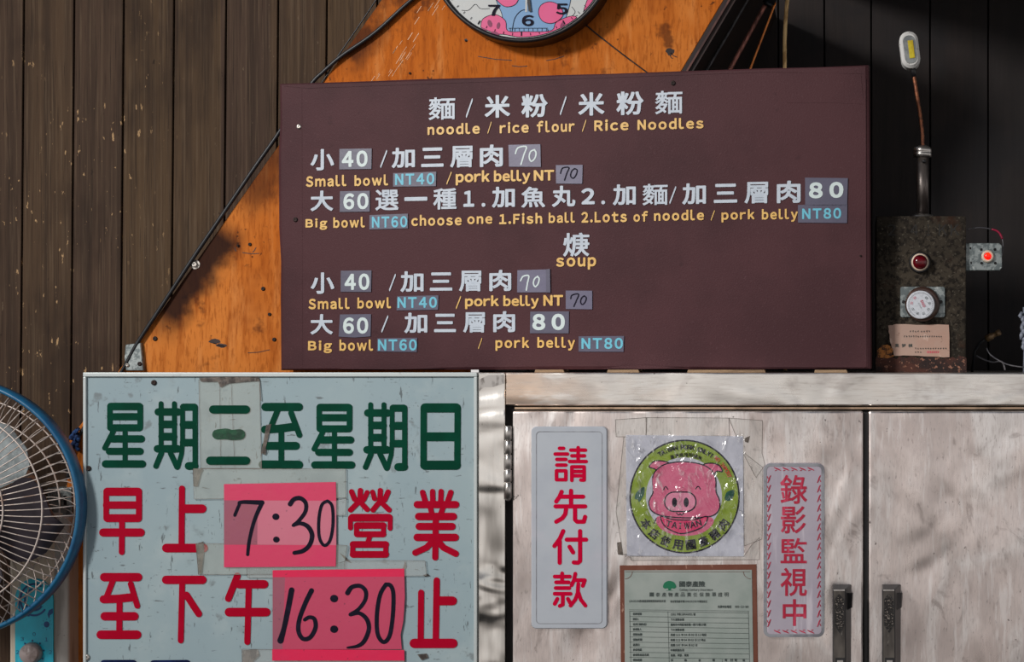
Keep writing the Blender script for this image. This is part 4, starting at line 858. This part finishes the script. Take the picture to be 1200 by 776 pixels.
# pig poster in a plastic sleeve
r = root('pig_poster', P(802, 652, YD), 'square poster in clear plastic showing a pink pig in a lime green ring', 'poster')
FP_ = front(YD-.0012)
mb = MB().prism([P(x, y, YD-.0012) for x, y in ((733.4, 510), (870.8, 511.4), (871.6, 652.2), (734.6, 651.6))], .0011)
obj('sheet', mb, SHEETW, r)
G = lambda pts: k((725, 490), 4.311, pts)
mb = MB(); cx, cy = 333, 397
mb.art(FP_, G(ell(cx, cy, 279, 288, 80)), .0002, 0); mb.art(FP_, G(ell(cx, cy, 271, 280, 80)), .0003, 1)
mb.art(FP_, G(ell(cx-3, cy-2, 192, 196, 64)), .0004, 2)
def sh(pts, mi, lift, lw=6, n=6):
    p_ = G(spline(pts, n, True)); mb.art(FP_, p_, lift, mi)
    if lw: mb.stroke(FP_, p_+[p_[0]], lw/4.311, lift+.0001, 0, cap=8)
sh([(186, 512), (222, 492), (330, 500), (440, 495), (480, 515), (462, 552), (410, 585), (330, 596), (255, 583), (206, 552)], 3, .0005, 0)
mb.stroke(FP_, G([(190, 508), (178, 532)]), 1.2, .0006, 0)
sh([(154, 246), (182, 218), (236, 220), (262, 238), (225, 265), (196, 305), (188, 262)], 3, .0006)
sh([(425, 242), (465, 228), (508, 240), (523, 270), (497, 268), (484, 282), (470, 300)], 3, .0006)
sh([(172, 300), (192, 262), (240, 232), (330, 221), (420, 235), (470, 266), (490, 310), (492, 372), (508, 412), (510, 452), (488, 486), (440, 500), (330, 504), (220, 494), (168, 470), (152, 432), (160, 404), (174, 372)], 3, .0008)
sh([(214, 498), (270, 512), (330, 516), (390, 512), (446, 498), (434, 540), (390, 566), (318, 584), (262, 566), (228, 540)], 4, .0010)
mb.art(FP_, G(spline([(170, 300), (182, 340), (174, 372)], 4)), .0011, 3)
pts = k((725, 490), 4.311, rrect(232, 374, 390, 472, 48, 8)); mb.art(FP_, pts, .0012, 5); mb.stroke(FP_, pts+[pts[0]], 1.5, .0013, 0, cap=8)
for x in (282, 341): mb.art(FP_, G(ell(x, 426, 13, 24, 24)), .0014, 0)
for e_ in ([(227, 362), (232, 350), (240, 347), (248, 360)], [(389, 358), (397, 347), (405, 347), (413, 360)], [(292, 480), (302, 490), (310, 484), (318, 490), (328, 480)]): mb.stroke(FP_, G(e_), 1.1, .0013, 0, smooth=5)
sh([(82, 408), (90, 376), (128, 348), (127, 388), (104, 424), (96, 412)], 6, .0006, 0)
sh([(538, 392), (550, 372), (582, 364), (580, 396), (560, 418), (538, 414)], 6, .0006, 0)
def arc(txt, rad, a0, a1, h, mi, bold, inward=False, wmul=1.):
    n = len(txt)
    for i, ch in enumerate(txt):
        if ch == ' ': continue
        a = radians(a0+(a1-a0)*i/max(1, n-1)); x, y = cx+rad*cos(a), cy-rad*sin(a)*1.03
        px, py = 725+x/4.311, 490+y/4.311; rt = (pi/2-a) if not inward else (-pi/2-a); hh = h/4.311/2; ww = hh*wmul*(.35 if ch in 'I!' else 1.)
        mb.text(FP_, ch, px-ww, py-hh, px+ww, py+hh, bold, 0, .0015, mi, rot=rt)
arc('TAIWAN PORK ONLY!', 243, 121, 56, 24, 0, .03, wmul=.8)
arc('臺灣豬證明標章', 205, 108, 68, 20, 0, .01)
arc('NO IMPORT', 247, 50, 24, 20, 7, .03, wmul=.8)
arc('本店使用國產豬肉', 238, 214, 325, 50, 0, .02, True)
for i, ch in enumerate('TAIWAN'):
    x = 252+i*29.5+(4 if i > 2 else 0); y = 531+14*(1-((x-322)/80)**2); hh = 16/4.311; ww = hh*(.3 if ch == 'I' else .85)
    px, py = 725+x/4.311, 490+y/4.311; mb.text(FP_, ch, px-ww, py-hh, px+ww, py+hh, .03, 0, .0015, 0, rot=-(x-322)/80*.3)
obj('print', mb, [INK, PGREEN, SHEETW, PPINK, PPINKD, PPINKL, LEAFG, REDP], r)
# wrinkled sleeve
mb = MB(); nx = 46; ny = 46; random.seed(5)
ph = [(random.uniform(-1, 1), random.uniform(-1, 1), random.uniform(0, 6.3), random.uniform(.2, .6)) for _ in range(14)]
vs = []
for j in range(ny+1):
    for i in range(nx+1):
        x = 732+i/nx*141; y = 509+j/ny*144.5
        hgt = sum(c_*abs(sin((a_*x+b_*y)*.16+p_))**3 for a_, b_, p_, c_ in ph)/14
        vs.append(FP_(x, y, .0022+.011*hgt))
mb.add(vs, [[j*(nx+1)+i, (j+1)*(nx+1)+i, (j+1)*(nx+1)+i+1, j*(nx+1)+i+1] for j in range(ny) for i in range(nx)], 0, True)
obj('plastic_sleeve', mb, FILM, r)
mb = MB(); FT = front(YD-.0002)
for t in ([(721, 492), (758, 489.5), (757, 512), (722, 512)], [(757, 489.5), (854, 490), (855, 511), (757, 511)], [(854, 490), (893.5, 493), (893, 531), (896.5, 545), (886, 560), (870, 530)], [(871, 530), (894, 548), (893, 632), (872, 640)], [(731, 512), (734, 512), (735, 650), (730, 650), (722, 600)], [(738, 652), (872, 652), (880, 640), (890, 630), (890, 656), (740, 657)]):
    sheetlet(mb, FT, t, .0004, 0, 1)
mb.art(FT, [(723, 636), (728, 635), (730, 651), (724, 650)], .0006, 2); mb.art(FT, [(872, 514), (879, 511), (877, 519), (873, 518)], .0006, 2)
obj('tape', mb, [TAPEL, EDGEL, CRUMP], r)

# insurance certificate
r = root('certificate', P(806, 900, YD), 'grey-green printed certificate sheet in a brown border below the pig poster', 'certificate')
FCt = front(YD-.0015)
mb = MB().prism([P(x, y, YD-.0015) for x, y in ((726.2, 663), (886.6, 661.6), (890, 900), (729, 900))], .0013, .0003)
obj('backing', mb, BROWNF, r)
mb = MB().prism([P(x, y, YD-.0022) for x, y in ((731.6, 668.6), (881, 668), (884.5, 896), (733, 896))], .0006)
obj('sheet', mb, CERT, r)
FCt = front(YD-.0024); C_ = lambda x, y: (720+x/6.412, 655+y/6.412); C2 = lambda pts: [C_(*p) for p in pts]
mb = MB()
def ct(t, x0, y0, x1, y1, b=.0, mi=0): p, q_ = C_(x0, y0), C_(x1, y1); mb.text(FCt, t, p[0], p[1], q_[0], q_[1], b, 0, .0003, mi)
ct('國泰產險', 487, 167, 682, 212, .03); ct('Cathay Century Insurance', 490, 223, 738, 246, .02)
for i, ch in enumerate('國泰產物產品責任保險單證明'): x = 264+i*46.8; ct(ch, x, 253, x+32, 285, .005)
ct('104.05.04經金融監督管理委員會核准文號', 110, 308, 384, 328, .02); ct('依金管保產字第10402523070號函修正', 420, 311, 698, 330, .02)
ct('免費申訴電話', 776, 350, 878, 371, .02); ct('0800-212-880', 905, 352, 1008, 369, .02)
rows = [395, 434, 473, 511, 549, 588, 627, 665, 703, 741, 780, 818, 856, 894, 932, 970]
col1 = ['保單號碼', '要保人', '住所(通訊處)', '被保險人', '保險始期', '保險終期', '追溯日', '承保地區', '被保險產品名稱', '保險範圍']
w1 = [66, 46, 102, 66, 70, 70, 50, 68, 120, 68]
col2 = ['1501 字第 10PA0051 號', '下大道麵食館', '臺南市中西區海安路一段70巷10號', '下大道麵食館', '民國 111 年 04 月 02 日 12 時起', '民國 112 年 04 月 02 日 12 時止', '民國 107 年 04 月 02 日', '中華民國台灣', '魚羹、米粉、麵食']
w2 = [186, 102, 266, 102, 268, 264, 200, 102, 136]
for i, t in enumerate(col1):
    y = (rows[i]+rows[i+1])/2; ct(t, 138, y-10, 138+w1[i], y+10, .03)
for i, t in enumerate(col2):
    y = (rows[i]+rows[i+1])/2+3; ct(t, 422, y-10, 422+w2[i], y+10, .03)
for ch, x in zip('保險金額每日電話', (432, 535, 640, 745, 838, 880, 912, 972)): ct(ch, x-9, 752, x+9, 772, .03)
for y in rows: mb.stroke(FCt, C2([(112, y-1), (1010, y+12)]), .35, .0003, 0, cap=0)
mb.stroke(FCt, C2([(108, 383), (1012, 393)]), .3, .0003, 0, cap=0)
for x in (114, 402, 1006): mb.stroke(FCt, C2([(x, 395), (x+14, 975)]), .35, .0003, 0, cap=0)
mb.stroke(FCt, C2([(810, 755), (812, 800)]), .3, .0003, 0, cap=0)
ln = C2([(80, 97), (1020, 97)]); mb.stroke(FCt, ln, .4, .0003, 2, cap=0)
for cxx, a0 in ((78, 0), (1025, 90)):
    p_ = [C_(cxx+56*cos(radians(a0+t*9)), 95+56*sin(radians(a0+t*9))) for t in range(11)]; mb.stroke(FCt, p_, .45, .0004, 2, cap=0)
crown = C2(spline([(366, 215), (368, 195), (382, 176), (412, 166), (446, 176), (462, 200), (462, 215), (448, 224), (428, 222), (420, 236), (408, 236), (400, 222), (380, 224)], 5, True)); mb.art(FCt, crown, .0003, 1)
mb.art(FCt, C2([(384, 240), (406, 234), (424, 234), (446, 240), (424, 238), (406, 238)]), .0003, 1)
obj('print', mb, [INKG, LOGOG, BROWNF], r)

# ------------------------------------------------------------------ control box on top of the fridge
YX = .06; ZT = ztp
rx = root('control_box', (P(1079, 0, YX).x, YX+.06, ZT), 'grimy dark steel control box with dial and red pilot light on top of the fridge', 'control box')
a, b = P(1026.6, 253.2, YX), P(1132, 432.5, YX)
mb = MB().box(a.x, b.x, YX, YX+.13, ZT+.0005, a.z, .002); obj('case', mb, GRIME, rx)
mb = MB()
bot = ZT+.0004
pts = []; random.seed(9)
for i in range(27):
    t = i/26; x = a.x-.0006+(b.x-a.x+.0012)*t; pts.append(Vector((x, YX-.0018, P(0, 419+random.uniform(-2.5, 2.5)+(-4 if .03 < t < .12 else 0), YX).z)))
pts += [Vector((b.x+.0006, YX-.0018, bot)), Vector((a.x-.0006, YX-.0018, bot))]
mb.prism(pts, .0017); obj('rusty_base', mb, RUST, rx, label='flaking rusty band along the bottom')
FX = front(YX)
mb = MB().art(FX, [(1028, 411), (1033, 405), (1040, 404), (1047, 408), (1045, 416), (1049, 417), (1040, 420), (1029, 419)], .0019); obj('rust_flake', mb, mat('orange_rust_flake', (176, 112, 52), .8, layers=(ly((60, 34, 22), (160, 160, 160), .45, .6),)), rx)
mb = MB()
for t, x0, x1 in (('2', 1040, 1050), ('4', 1067, 1076), ('1', 1086, 1090), ('K', 1100, 1110), ('K', 1114, 1124)): mb.text(FX, t, x0, 263, x1, 276, -.012, 0, .0003)
obj('etched_marks', mb, mat('etched_mark', (34, 31, 28), .7, layers=(ly((22, 20, 18), (90, 90, 90), .4, .6),)), rx)
c = P(1077.8, 307.8, YX); mb = MB().lathe(c, [(.0165, 0), (.0165, .004), (.0150, .006)], 32, 0); mb.lathe(c, [(.0132, .004), (.0134, .011), (.0112, .0125)], 32, 1)
lamp = obj('pilot_light', mb, [BLK, CREAM], rx); mb = MB().lathe(c, [(.0113, .006), (.0113, .0125), (.009, .0165), (.005, .0185), (.001, .019)], 28); obj('lens', mb, REDL, lamp, label='dark red lens')
mb = MB().prism([P(x, y, YX-.003) for x, y in rrect(1055, 336, 1107.4, 372, 2.5, 4)], .0029, .0006); pl_ = obj('dial_plate', mb, GALV, rx)
for x, y in ((1058.7, 353.8), (1102.7, 353.8)): screw(x, y, front(YX-.003), 2., BLK, pl_, h=.001)
c = P(1080.8, 356.6, YX); mb = MB().lathe(c, [(.0268, .003), (.0268, .008), (.0245, .012), (.0225, .0135)], 48); obj('dial_ring', mb, DIALR, rx)
c = P(1078.9, 357.2, YX-.02); mb = MB().lathe(c, [(.0215, -.0068), (.0215, -.001), (.0200, 0), (.0195, -.0002)], 48, 0)
FDk = front(YX-.0205)
for i in range(44):
    t = radians(-150+i*7); mb.stroke(FDk, [(1078.7+13.4*sin(t), 357.2-13.4*cos(t)), (1078.7+(14.8)*sin(t), 357.2-14.8*cos(t))], .35, .0004, 1, cap=0)
for i, n_ in enumerate(('0', '30', '50', '70', '90', '110', '250', '300')):
    t = radians(40+i*40); x, y = 1078.7+10.6*sin(t), 357.2-10.6*cos(t); mb.text(FDk, n_, x-1.6, y-1.4, x+1.6, y+1.4, .01, 0, .0004, 2 if i > 5 else 1, rot=t)
mb.text(FDk, 'EGO', 1077.4, 354.4, 1085.8, 357.4, .02, 0, .0004, 2, rot=radians(65)); mb.text(FDk, '20A 250V', 1074, 357.6, 1082, 359, .0, 0, .0004, 1, rot=radians(65))
obj('dial_knob', mb, [DIALF, INKG, PINKINK], rx, label='white numbered dial face')
mb = MB(); FL = front(YX-.0008)
random.seed(4); pts = []
for (xa, ya), (xb, yb) in zip([(1041, 382), (1049, 380.2), (1112, 380.6), (1112.8, 419), (1075, 417), (1048, 417), (1043, 400)], [(1049, 380.2), (1112, 380.6), (1112.8, 419), (1075, 417), (1048, 417), (1043, 400), (1041, 382)]):
    for i in range(5): pts.append((xa+(xb-xa)*i/5+random.uniform(-.5, .5), ya+(yb-ya)*i/5+random.uniform(-.5, .5)))
mb.prism([P(x, y, YX-.0026) for x, y in pts], .0024); lb = obj('paper_label', mb, LABEL, rx, label='torn brownish paper label')
mb = MB(); FL = front(YX-.0026)
for ch, x in zip('吳梦棋', (1048.6, 1056.6, 1064.4)): mb.text(FL, ch, x, 403, x+5, 407.2, .03, 0, .0003, 0)
for x0, x1, y, n_ in ((1067, 1076, 388.5, 4), (1080, 1089, 388.5, 4), (1060, 1103, 394.5, 17), (1073, 1108.5, 408.6, 13), (1073, 1079, 412.8, 3)):
    for i in range(n_):
        x = x0+(x1-x0)*i/max(1, n_-1); mb.stroke(FL, [(x-.7, y+random.uniform(-.8, .2)), (x+.7, y+random.uniform(-.8, .8))], .9, .0003, 0, cap=0); mb.stroke(FL, [(x, y-1), (x+random.uniform(-.4, .4), y+1)], .5, .0003, 0, cap=0)
for i in range(8): mb.stroke(FL, [(1087+i*1.8, 411.4), (1087+i*1.8, 414)], .9, .0003, 1, cap=0)
obj('lettering', mb, [INKG, PINKINK], lb)

# gooseneck lamp standing on the box
zt = P(0, 253.2, YX).z+.0002; YL = YX+.05; xq = P(1081, 0, YL).x
rl = root('gooseneck_lamp', (xq, YL, zt), 'small gooseneck work lamp with a pale oval head standing on the control box', 'lamp')
zz = lambda py: P(0, py, YL).z
mb = MB().lathe((xq, YL, zt), [(.021, 0), (.0215, .002), (.016, .0055), (.0105, .0075)], 32, axis='z'); obj('base', mb, CHROME, rl)
mb = MB().lathe((xq, YL, zt+.007), [(.0094, 0), (.0094, zz(183)-zt-.007)], 24, axis='z'); obj('post', mb, DKMET, rl)
mb = MB().lathe((xq, YL, zz(184.3)), [(.0125, 0), (.0145, .001), (.0145, .006), (.0138, .007), (.0145, .008), (.0145, .014), (.0125, .0155), (.006, .0185)], 28, axis='z'); obj('collar', mb, CHROME, rl)
mb = MB().lathe((xq+.002, YL-.009, zz(190)), [(.003, 0), (.003, .005), (.0015, .006)], 12); obj('thumb_screw', mb, BLK, rl)
gp = [P(x, y, YL) for x, y in spline([(1081.2, 171), (1081, 158), (1079, 140), (1076, 120), (1073.4, 104), (1071, 88), (1070.2, 80)], 10)]
mb = MB().tube(gp, [.0026+.0005*(i % 2) for i in range(len(gp))], 8); obj('gooseneck', mb, COPPER, rl)
hd = radians(-7); hc = (1066.3, 57.8)
def HR(pts): return [(hc[0]+x*cos(hd)-y*sin(hd), hc[1]+x*sin(hd)+y*cos(hd)) for x, y in pts]
mb = MB().tube([P(x, y, YL) for x, y in [(1071.4, 90), (1070, 82), (1068.6, 76)]], [.0036, .0048, .004], 10); obj('ferrule', mb, BLK, rl)
mb = MB().prism([P(x, y, YL-.016) for x, y in HR(rrect(-11, -21.6, 11, 21.6, 10.9, 8))], .028, .004); hh_ = obj('head', mb, LAMPG, rl)
mb = MB().prism([P(x, y, YL-.0168) for x, y in HR(rrect(-7, -16.5, 7.4, 16.5, 6.8, 8))], .0012, .0003); obj('window', mb, LAMPI, hh_)
mb = MB().prism([P(x, y, YL-.0178) for x, y in HR([(-1.5, -10.5), (4.8, -10.5), (4.8, 10.5), (-1.5, 10.5)])], .0012, .0002); obj('led_strip', mb, LED, hh_)

# galvanised plate with the lit red button
YQ = .066
rq = root('button_plate', P(1155, 317, YQ), 'galvanised switch plate with a small lit red button right of the control box', 'switch')
mb = MB().prism([P(x, y, YQ) for x, y in [(1136.2, 285), (1171, 285), (1174, 288), (1174.2, 314), (1171.5, 317), (1136.2, 317)]], .0035, .0008)
xb = b.x
mb.box(xb+.0003, P(1140, 0, YQ).x, YQ+.003, YQ+.022, P(0, 317, YQ).z, P(0, 285, YQ).z, .0006)
obj('plate', mb, GALV, rq)
FQ = front(YQ)
mb = MB()
for x, y in ((1150, 292.6), (1166, 292.5), (1150.3, 308.5), (1166.4, 308.5)): mb.art(FQ, ell(x, y, 1.7, 1.7, 14), .0003)
for x, y in ((1137.2, 291), (1138, 308)): mb.art(FQ, ell(x, y, 1., 1.6, 10), .0003)
obj('hole', mb, DARK, rq)
c = P(1157.2, 300.6, YQ); mb = MB().lathe(c, [(.0096, 0), (.0096, .003), (.008, .0055), (.0058, .0055), (.0054, .003)], 28); obj('button_ring', mb, CREAM, rq)
mb = MB().lathe(c, [(.0054, .002), (.0054, .0062), (.004, .0075), (.001, .008)], 20); obj('button', mb, REDGLOW, rq, label='glowing red push button')
wp = [P(x, y, YQ+.012) for x, y in spline([(1133, 269), (1148, 266.8), (1162, 268.8), (1170, 272), (1174.5, 280), (1175.5, 292), (1173, 302)], 6)]
mb = MB().tube(wp[:13], .0008, 6, 0); mb.tube(wp[12:25], .0017, 6, 1); mb.tube(wp[24:], .0008, 6, 0)
obj('wire', mb, [GREYW, MAGW], rq, label='thin wire with a magenta sleeve')

# odds and ends on the fridge top at the right
def onto(pts, Y, rr, m, name, lab, cat, n=6):
    q_ = [P(x, y, Y) for x, y in spline(pts, n)]
    for p in q_: p.z = max(p.z, ZT+(rr if not isinstance(rr, list) else max(rr)))
    obj(name, MB().tube(q_, rr, 7), m, None, lab, cat, loc=q_[0])
onto([(1156, 408), (1160, 415), (1168, 421), (1180, 427), (1196, 430), (1230, 433)], .10, .0011, GREYW, 'loose_wire', 'thin grey wire curving down to the fridge top at the far right', 'wire')
onto([(1144, 417), (1152, 421), (1163, 424.5), (1174, 424), (1178, 434)], .12, .0014, GREYW, 'loose_wire', 'short pale wire lying nearer the control box on the fridge top', 'wire')
q0_, q1_ = P(1156, 397, .16), P(1172, 389, .15); ax = q1_-q0_
mb = MB().tube([q0_+ax*t for t in (0, .42, .44, .75, .77, 1.)], [.0058, .0055, .0042, .004, .005, .0048], 12)
mb.tube([P(1156, 397, .16), P(1148, 402, .165), P(1142, 412, .17), P(1139, 436, .17)], .0022, 7, 1)
obj('hose_fitting', mb, [BRASS, RUB], None, 'small dull brass hose fitting leaning behind the control box', 'fitting', loc=P(1139, 436, .17))
mb = MB(); random.seed(21)
for i in range(9):
    x = 1199+random.uniform(-2.5, 3); y0 = 366+i*4.6; p_ = [P(x, y0, .12), P(x-random.uniform(0, 3), y0+4, .118), P(x+random.uniform(-2, 2), y0+9, .121)]
    mb.tube(p_, [.0022, .0034, .0014], 6)
mb.tube([P(1203, 360, .125), P(1204, 400, .125), P(1203, 440, .125)], .006, 8)
obj('plastic_bag', mb, PLASTW, None, 'frayed white plastic bag edge at the right edge of the photo', 'bag', loc=P(1203, 440, .125))

# pipes and cords hanging behind the board
def rod(pts, Y, rr, m, name, lab, cat): obj(name, MB().tube([P(x, y, Y) for x, y in pts], rr, 10), m, None, lab, cat, loc=P(*pts[-1], Y))
zb_ = 434.3
rod([(912, -22), (900, 0), (856, 80), (700, 363), (662, zb_)], .30, .0036, DULLP, 'copper_pipe', 'dull brown copper pipe slanting behind the menu board', 'pipe')
rod([(909, 3), (907, 8), (879.5, 80), (800, 288), (745, zb_)], .29, .0017, COPPERB, 'copper_rod', 'thin bright copper rod slanting beside the dull brown pipe', 'rod')
rod([(896, -35), (876, 0), (852, 42), (829.5, 80), (760, 196), (618, zb_)], .32, .0022, GREYW, 'thin_rod', 'thin grey rod slanting between the orange sheet and the copper pipe', 'rod')
obj('cord', MB().tube([P(x, y, .31) for x, y in spline([(927, -60), (923.5, -10), (921.6, 10), (919.8, 40), (919.6, 80), (921, 200), (920, 434.4)], 6)], .0034, 9), CORD, None, 'tan cord hanging straight down behind the menu board', 'cord', loc=P(920, 434, .31))
mb = MB().tube([P(x, y, .29) for x, y in ((925, -62), (908, -20), (901, 4))], [.012, .012, .0105], 14); mb.tube([P(x, y, .285) for x, y in ((901, 3), (899, 7))], .008, 12)
obj('pipe_coupling', mb, RUB, None, 'dark coupling at the top of the slanting copper pipes', 'coupling', loc=P(901, 4, .29))

# ------------------------------------------------------------------ wall fan at the left edge
YF = -.015; fc = P(-54, 595, YF); u = S*(D+YF)/D
rw = root('wall_fan', P(40, 960, .19), 'wall fan with blue rim, wire guard and turquoise control panel at the left edge', 'fan')
n = 128; prof = [(146.5, -.010), (148.5, -.014), (151.8, -.012), (152.6, 0), (151.8, .012), (148.5, .014), (146.5, .010)]
vs = [Vector((fc.x+q_*u*cos(2*pi*i/n), fc.y+d_, fc.z+q_*u*sin(2*pi*i/n))) for i in range(n) for q_, d_ in prof]; mm = len(prof)
mb = MB().add(vs, [[i*mm+j, i*mm+(j+1) % mm, ((i+1) % n)*mm+(j+1) % mm, ((i+1) % n)*mm+j] for i in range(n) for j in range(mm)], 0, True)
obj('rim', mb, BLUEF, rw)
def guard(name, sgn, count, swirl, dep, rin):
    mb = MB()
    for i in range(count):
        a = 2*pi*i/count; pts = []
        for t in range(9):
            f = t/8; rr = rin+(147-rin)*f; an = a+swirl*(f-.4)**2*(1 if f > .4 else 0); yy = fc.y+sgn*(.016+dep*(1-f**2.6))
            pts.append(Vector((fc.x+rr*u*cos(an), yy, fc.z+rr*u*sin(an))))
        mb.tube(pts, .00085, 4)
    for rr in ((44, 78, 118) if sgn < 0 else (60, 104, 128)):
        f = max(0, (rr-rin)/(147-rin)); yy = fc.y+sgn*(.0178+dep*(1-f**2.6))
        mb.tube([Vector((fc.x+rr*u*cos(2*pi*k_/72), yy, fc.z+rr*u*sin(2*pi*k_/72))) for k_ in range(72)], .0013, 5, closed=True)
    if sgn < 0: mb.lathe((fc.x, fc.y-.016-dep, fc.z), [(rin*u, -.004), (rin*u, .002), (rin*u*.8, .006)], 40)
    obj(name, mb, WIRE, rw)
guard('front_guard', -1, 84, .06, .034, 40); guard('rear_guard', 1, 64, -.45, .045, 40)
def blade(ang, m, lab=None, rmax=122, r0=24):
    mb = MB(); na, nr = 14, 10; vs = []
    for j in range(nr+1):
        f = j/nr
        for i in range(na+1):
            g = i/na*2-1; half = radians(35)*(1-.9*max(0, (f-.55)/.45)**3.2)*(.75+.25*f/.6 if f < .6 else 1.)
            rr = (r0+(rmax-r0)*f); an = ang+g*half+.22*f
            vs.append(Vector((fc.x+rr*u*cos(an), fc.y+.004-.022*g*(.4+.6*f), fc.z+rr*u*sin(an))))
    fs = [[j*(na+1)+i, j*(na+1)+i+1, (j+1)*(na+1)+i+1, (j+1)*(na+1)+i] for j in range(nr) for i in range(na)]
    k_ = len(vs); vs2 = [v+Vector((0, .0018, 0)) for v in vs]
    mb.add(vs+vs2, fs+[[k_+q_ for q_ in f[::-1]] for f in fs], 0, True)
    obj('blade', mb, m, rw, label=lab)
for i in range(5): blade(radians(-20+72*i), BLADEP if i == 1 else BLADE, 'dusty blade painted pale as if catching light' if i == 1 else None, 110 if i == 1 else 122)
mb = MB().lathe((fc.x, fc.y+.03, fc.z), [(26*u, 0), (30*u, .01), (30*u, .04), (20*u, .052)], 40); obj('hub', mb, BLADE, rw)
mb = MB().lathe((fc.x, fc.y+.16, fc.z), [(30*u, 0), (48*u, .02), (52*u, .07), (40*u, .10), (26*u, .115)], 40)
mb.tube([Vector((fc.x, fc.y+.12, fc.z-.03)), Vector((fc.x+.05, fc.y+.14, fc.z-.06)), P(38, 640, .165)], .02, 14)
obj('motor', mb, FANW, rw)
# housing with control panel
YH = .14
a, b = P(10.5, 603, YH), P(64, 960, YH)
mb = MB().box(a.x, b.x, YH, .1995, b.z, a.z, .005, 0)
h0, h1 = P(64, 606, YH), P(81, 606, YH+.013)
mb.hexa([(h0.x-.002, YH+.001, a.z-.003), (h1.x, h1.y, a.z-.006), (h1.x, h1.y, b.z), (h0.x-.002, YH+.001, b.z), (h0.x-.002, .1995, a.z-.003), (h1.x+.003, .1995, a.z-.006), (h1.x+.003, .1995, b.z), (h0.x-.002, .1995, b.z)], .0025, 1)
obj('housing', mb, [FANW, FANS], rw)
FH = front(YH)
pp = [(17.5, 800), (17.5, 704)]+[(40+22.5*cos(t), 702-24*sin(t)) for t in [pi-pi*i/16 for i in range(17)]]+[(62.5, 800)]
mb = MB().prism([P(x, y, YH-.0025) for x, y in pp], .0024, .0005); FHp = front(YH-.0025); pn = obj('control_panel', mb, TEAL, rw)
mb = MB()
for n_, x, y in (('0', 40, 743.3), ('1', 54.3, 749.6), ('2', 59, 764.5), ('3', 26, 749), ('2', 20.6, 764.5)): mb.text(FHp, n_, x-1.8, y-2.2, x+1.8, y+2.2, .01, 0, .0003)
for t in range(-120, 121, 40): mb.art(FHp, ell(38+13.6*sin(radians(t)), 765-14*cos(radians(t)), 1.1, 1.3, 10), .0003)
mb.art(FHp, ell(54.6, 732, 3.4, 3.6, 20), .0003)
for t in range(8): mb.stroke(FHp, [(54.6+4.8*cos(t*pi/4), 732+5*sin(t*pi/4)), (54.6+6.2*cos(t*pi/4), 732+6.6*sin(t*pi/4))], .5, .0003, cap=0)
mb.art(FHp, [(62, 713), (57.4, 715.4), (55.6, 720), (57.2, 725.4), (58.6, 721.2), (62, 719)], .0003)
for rr, w_ in ((16, 2.4), (11, 2.2)): mb.stroke(FHp, [(40+rr*cos(t*pi/18), 703+rr*1.15*sin(t*pi/18)) for t in range(4, 31)], w_, .0003, 0)
mb.stroke(FHp, [(22, 700), (24, 718), (34, 722)], 1.6, .0003, 0, smooth=5)
obj('markings', mb, NAVYP, pn)
c = P(38, 765, YH-.0025); mb = MB().lathe(c, [(13*S, 0), (13*S, .004), (11.6*S, .012), (10.6*S, .014), (3*S, .0145), (2*S, .0155)], 36); obj('knob', mb, KNOB, rw)
# grey junction plate on the wall behind the fan
r = root('junction_plate', P(69, 612, .18), 'small grey-green metal plate on the wall seen through the fan guard', 'plate')
mb = MB().pbox(55.5, 572, 84, 611, .170, .1995, .001); obj('plate', mb, GALV, r)
mb = MB().art(front(.170), [(74.5, 581), (78, 581), (78, 592), (74.5, 592)], .0003); obj('slot', mb, DARK, r)
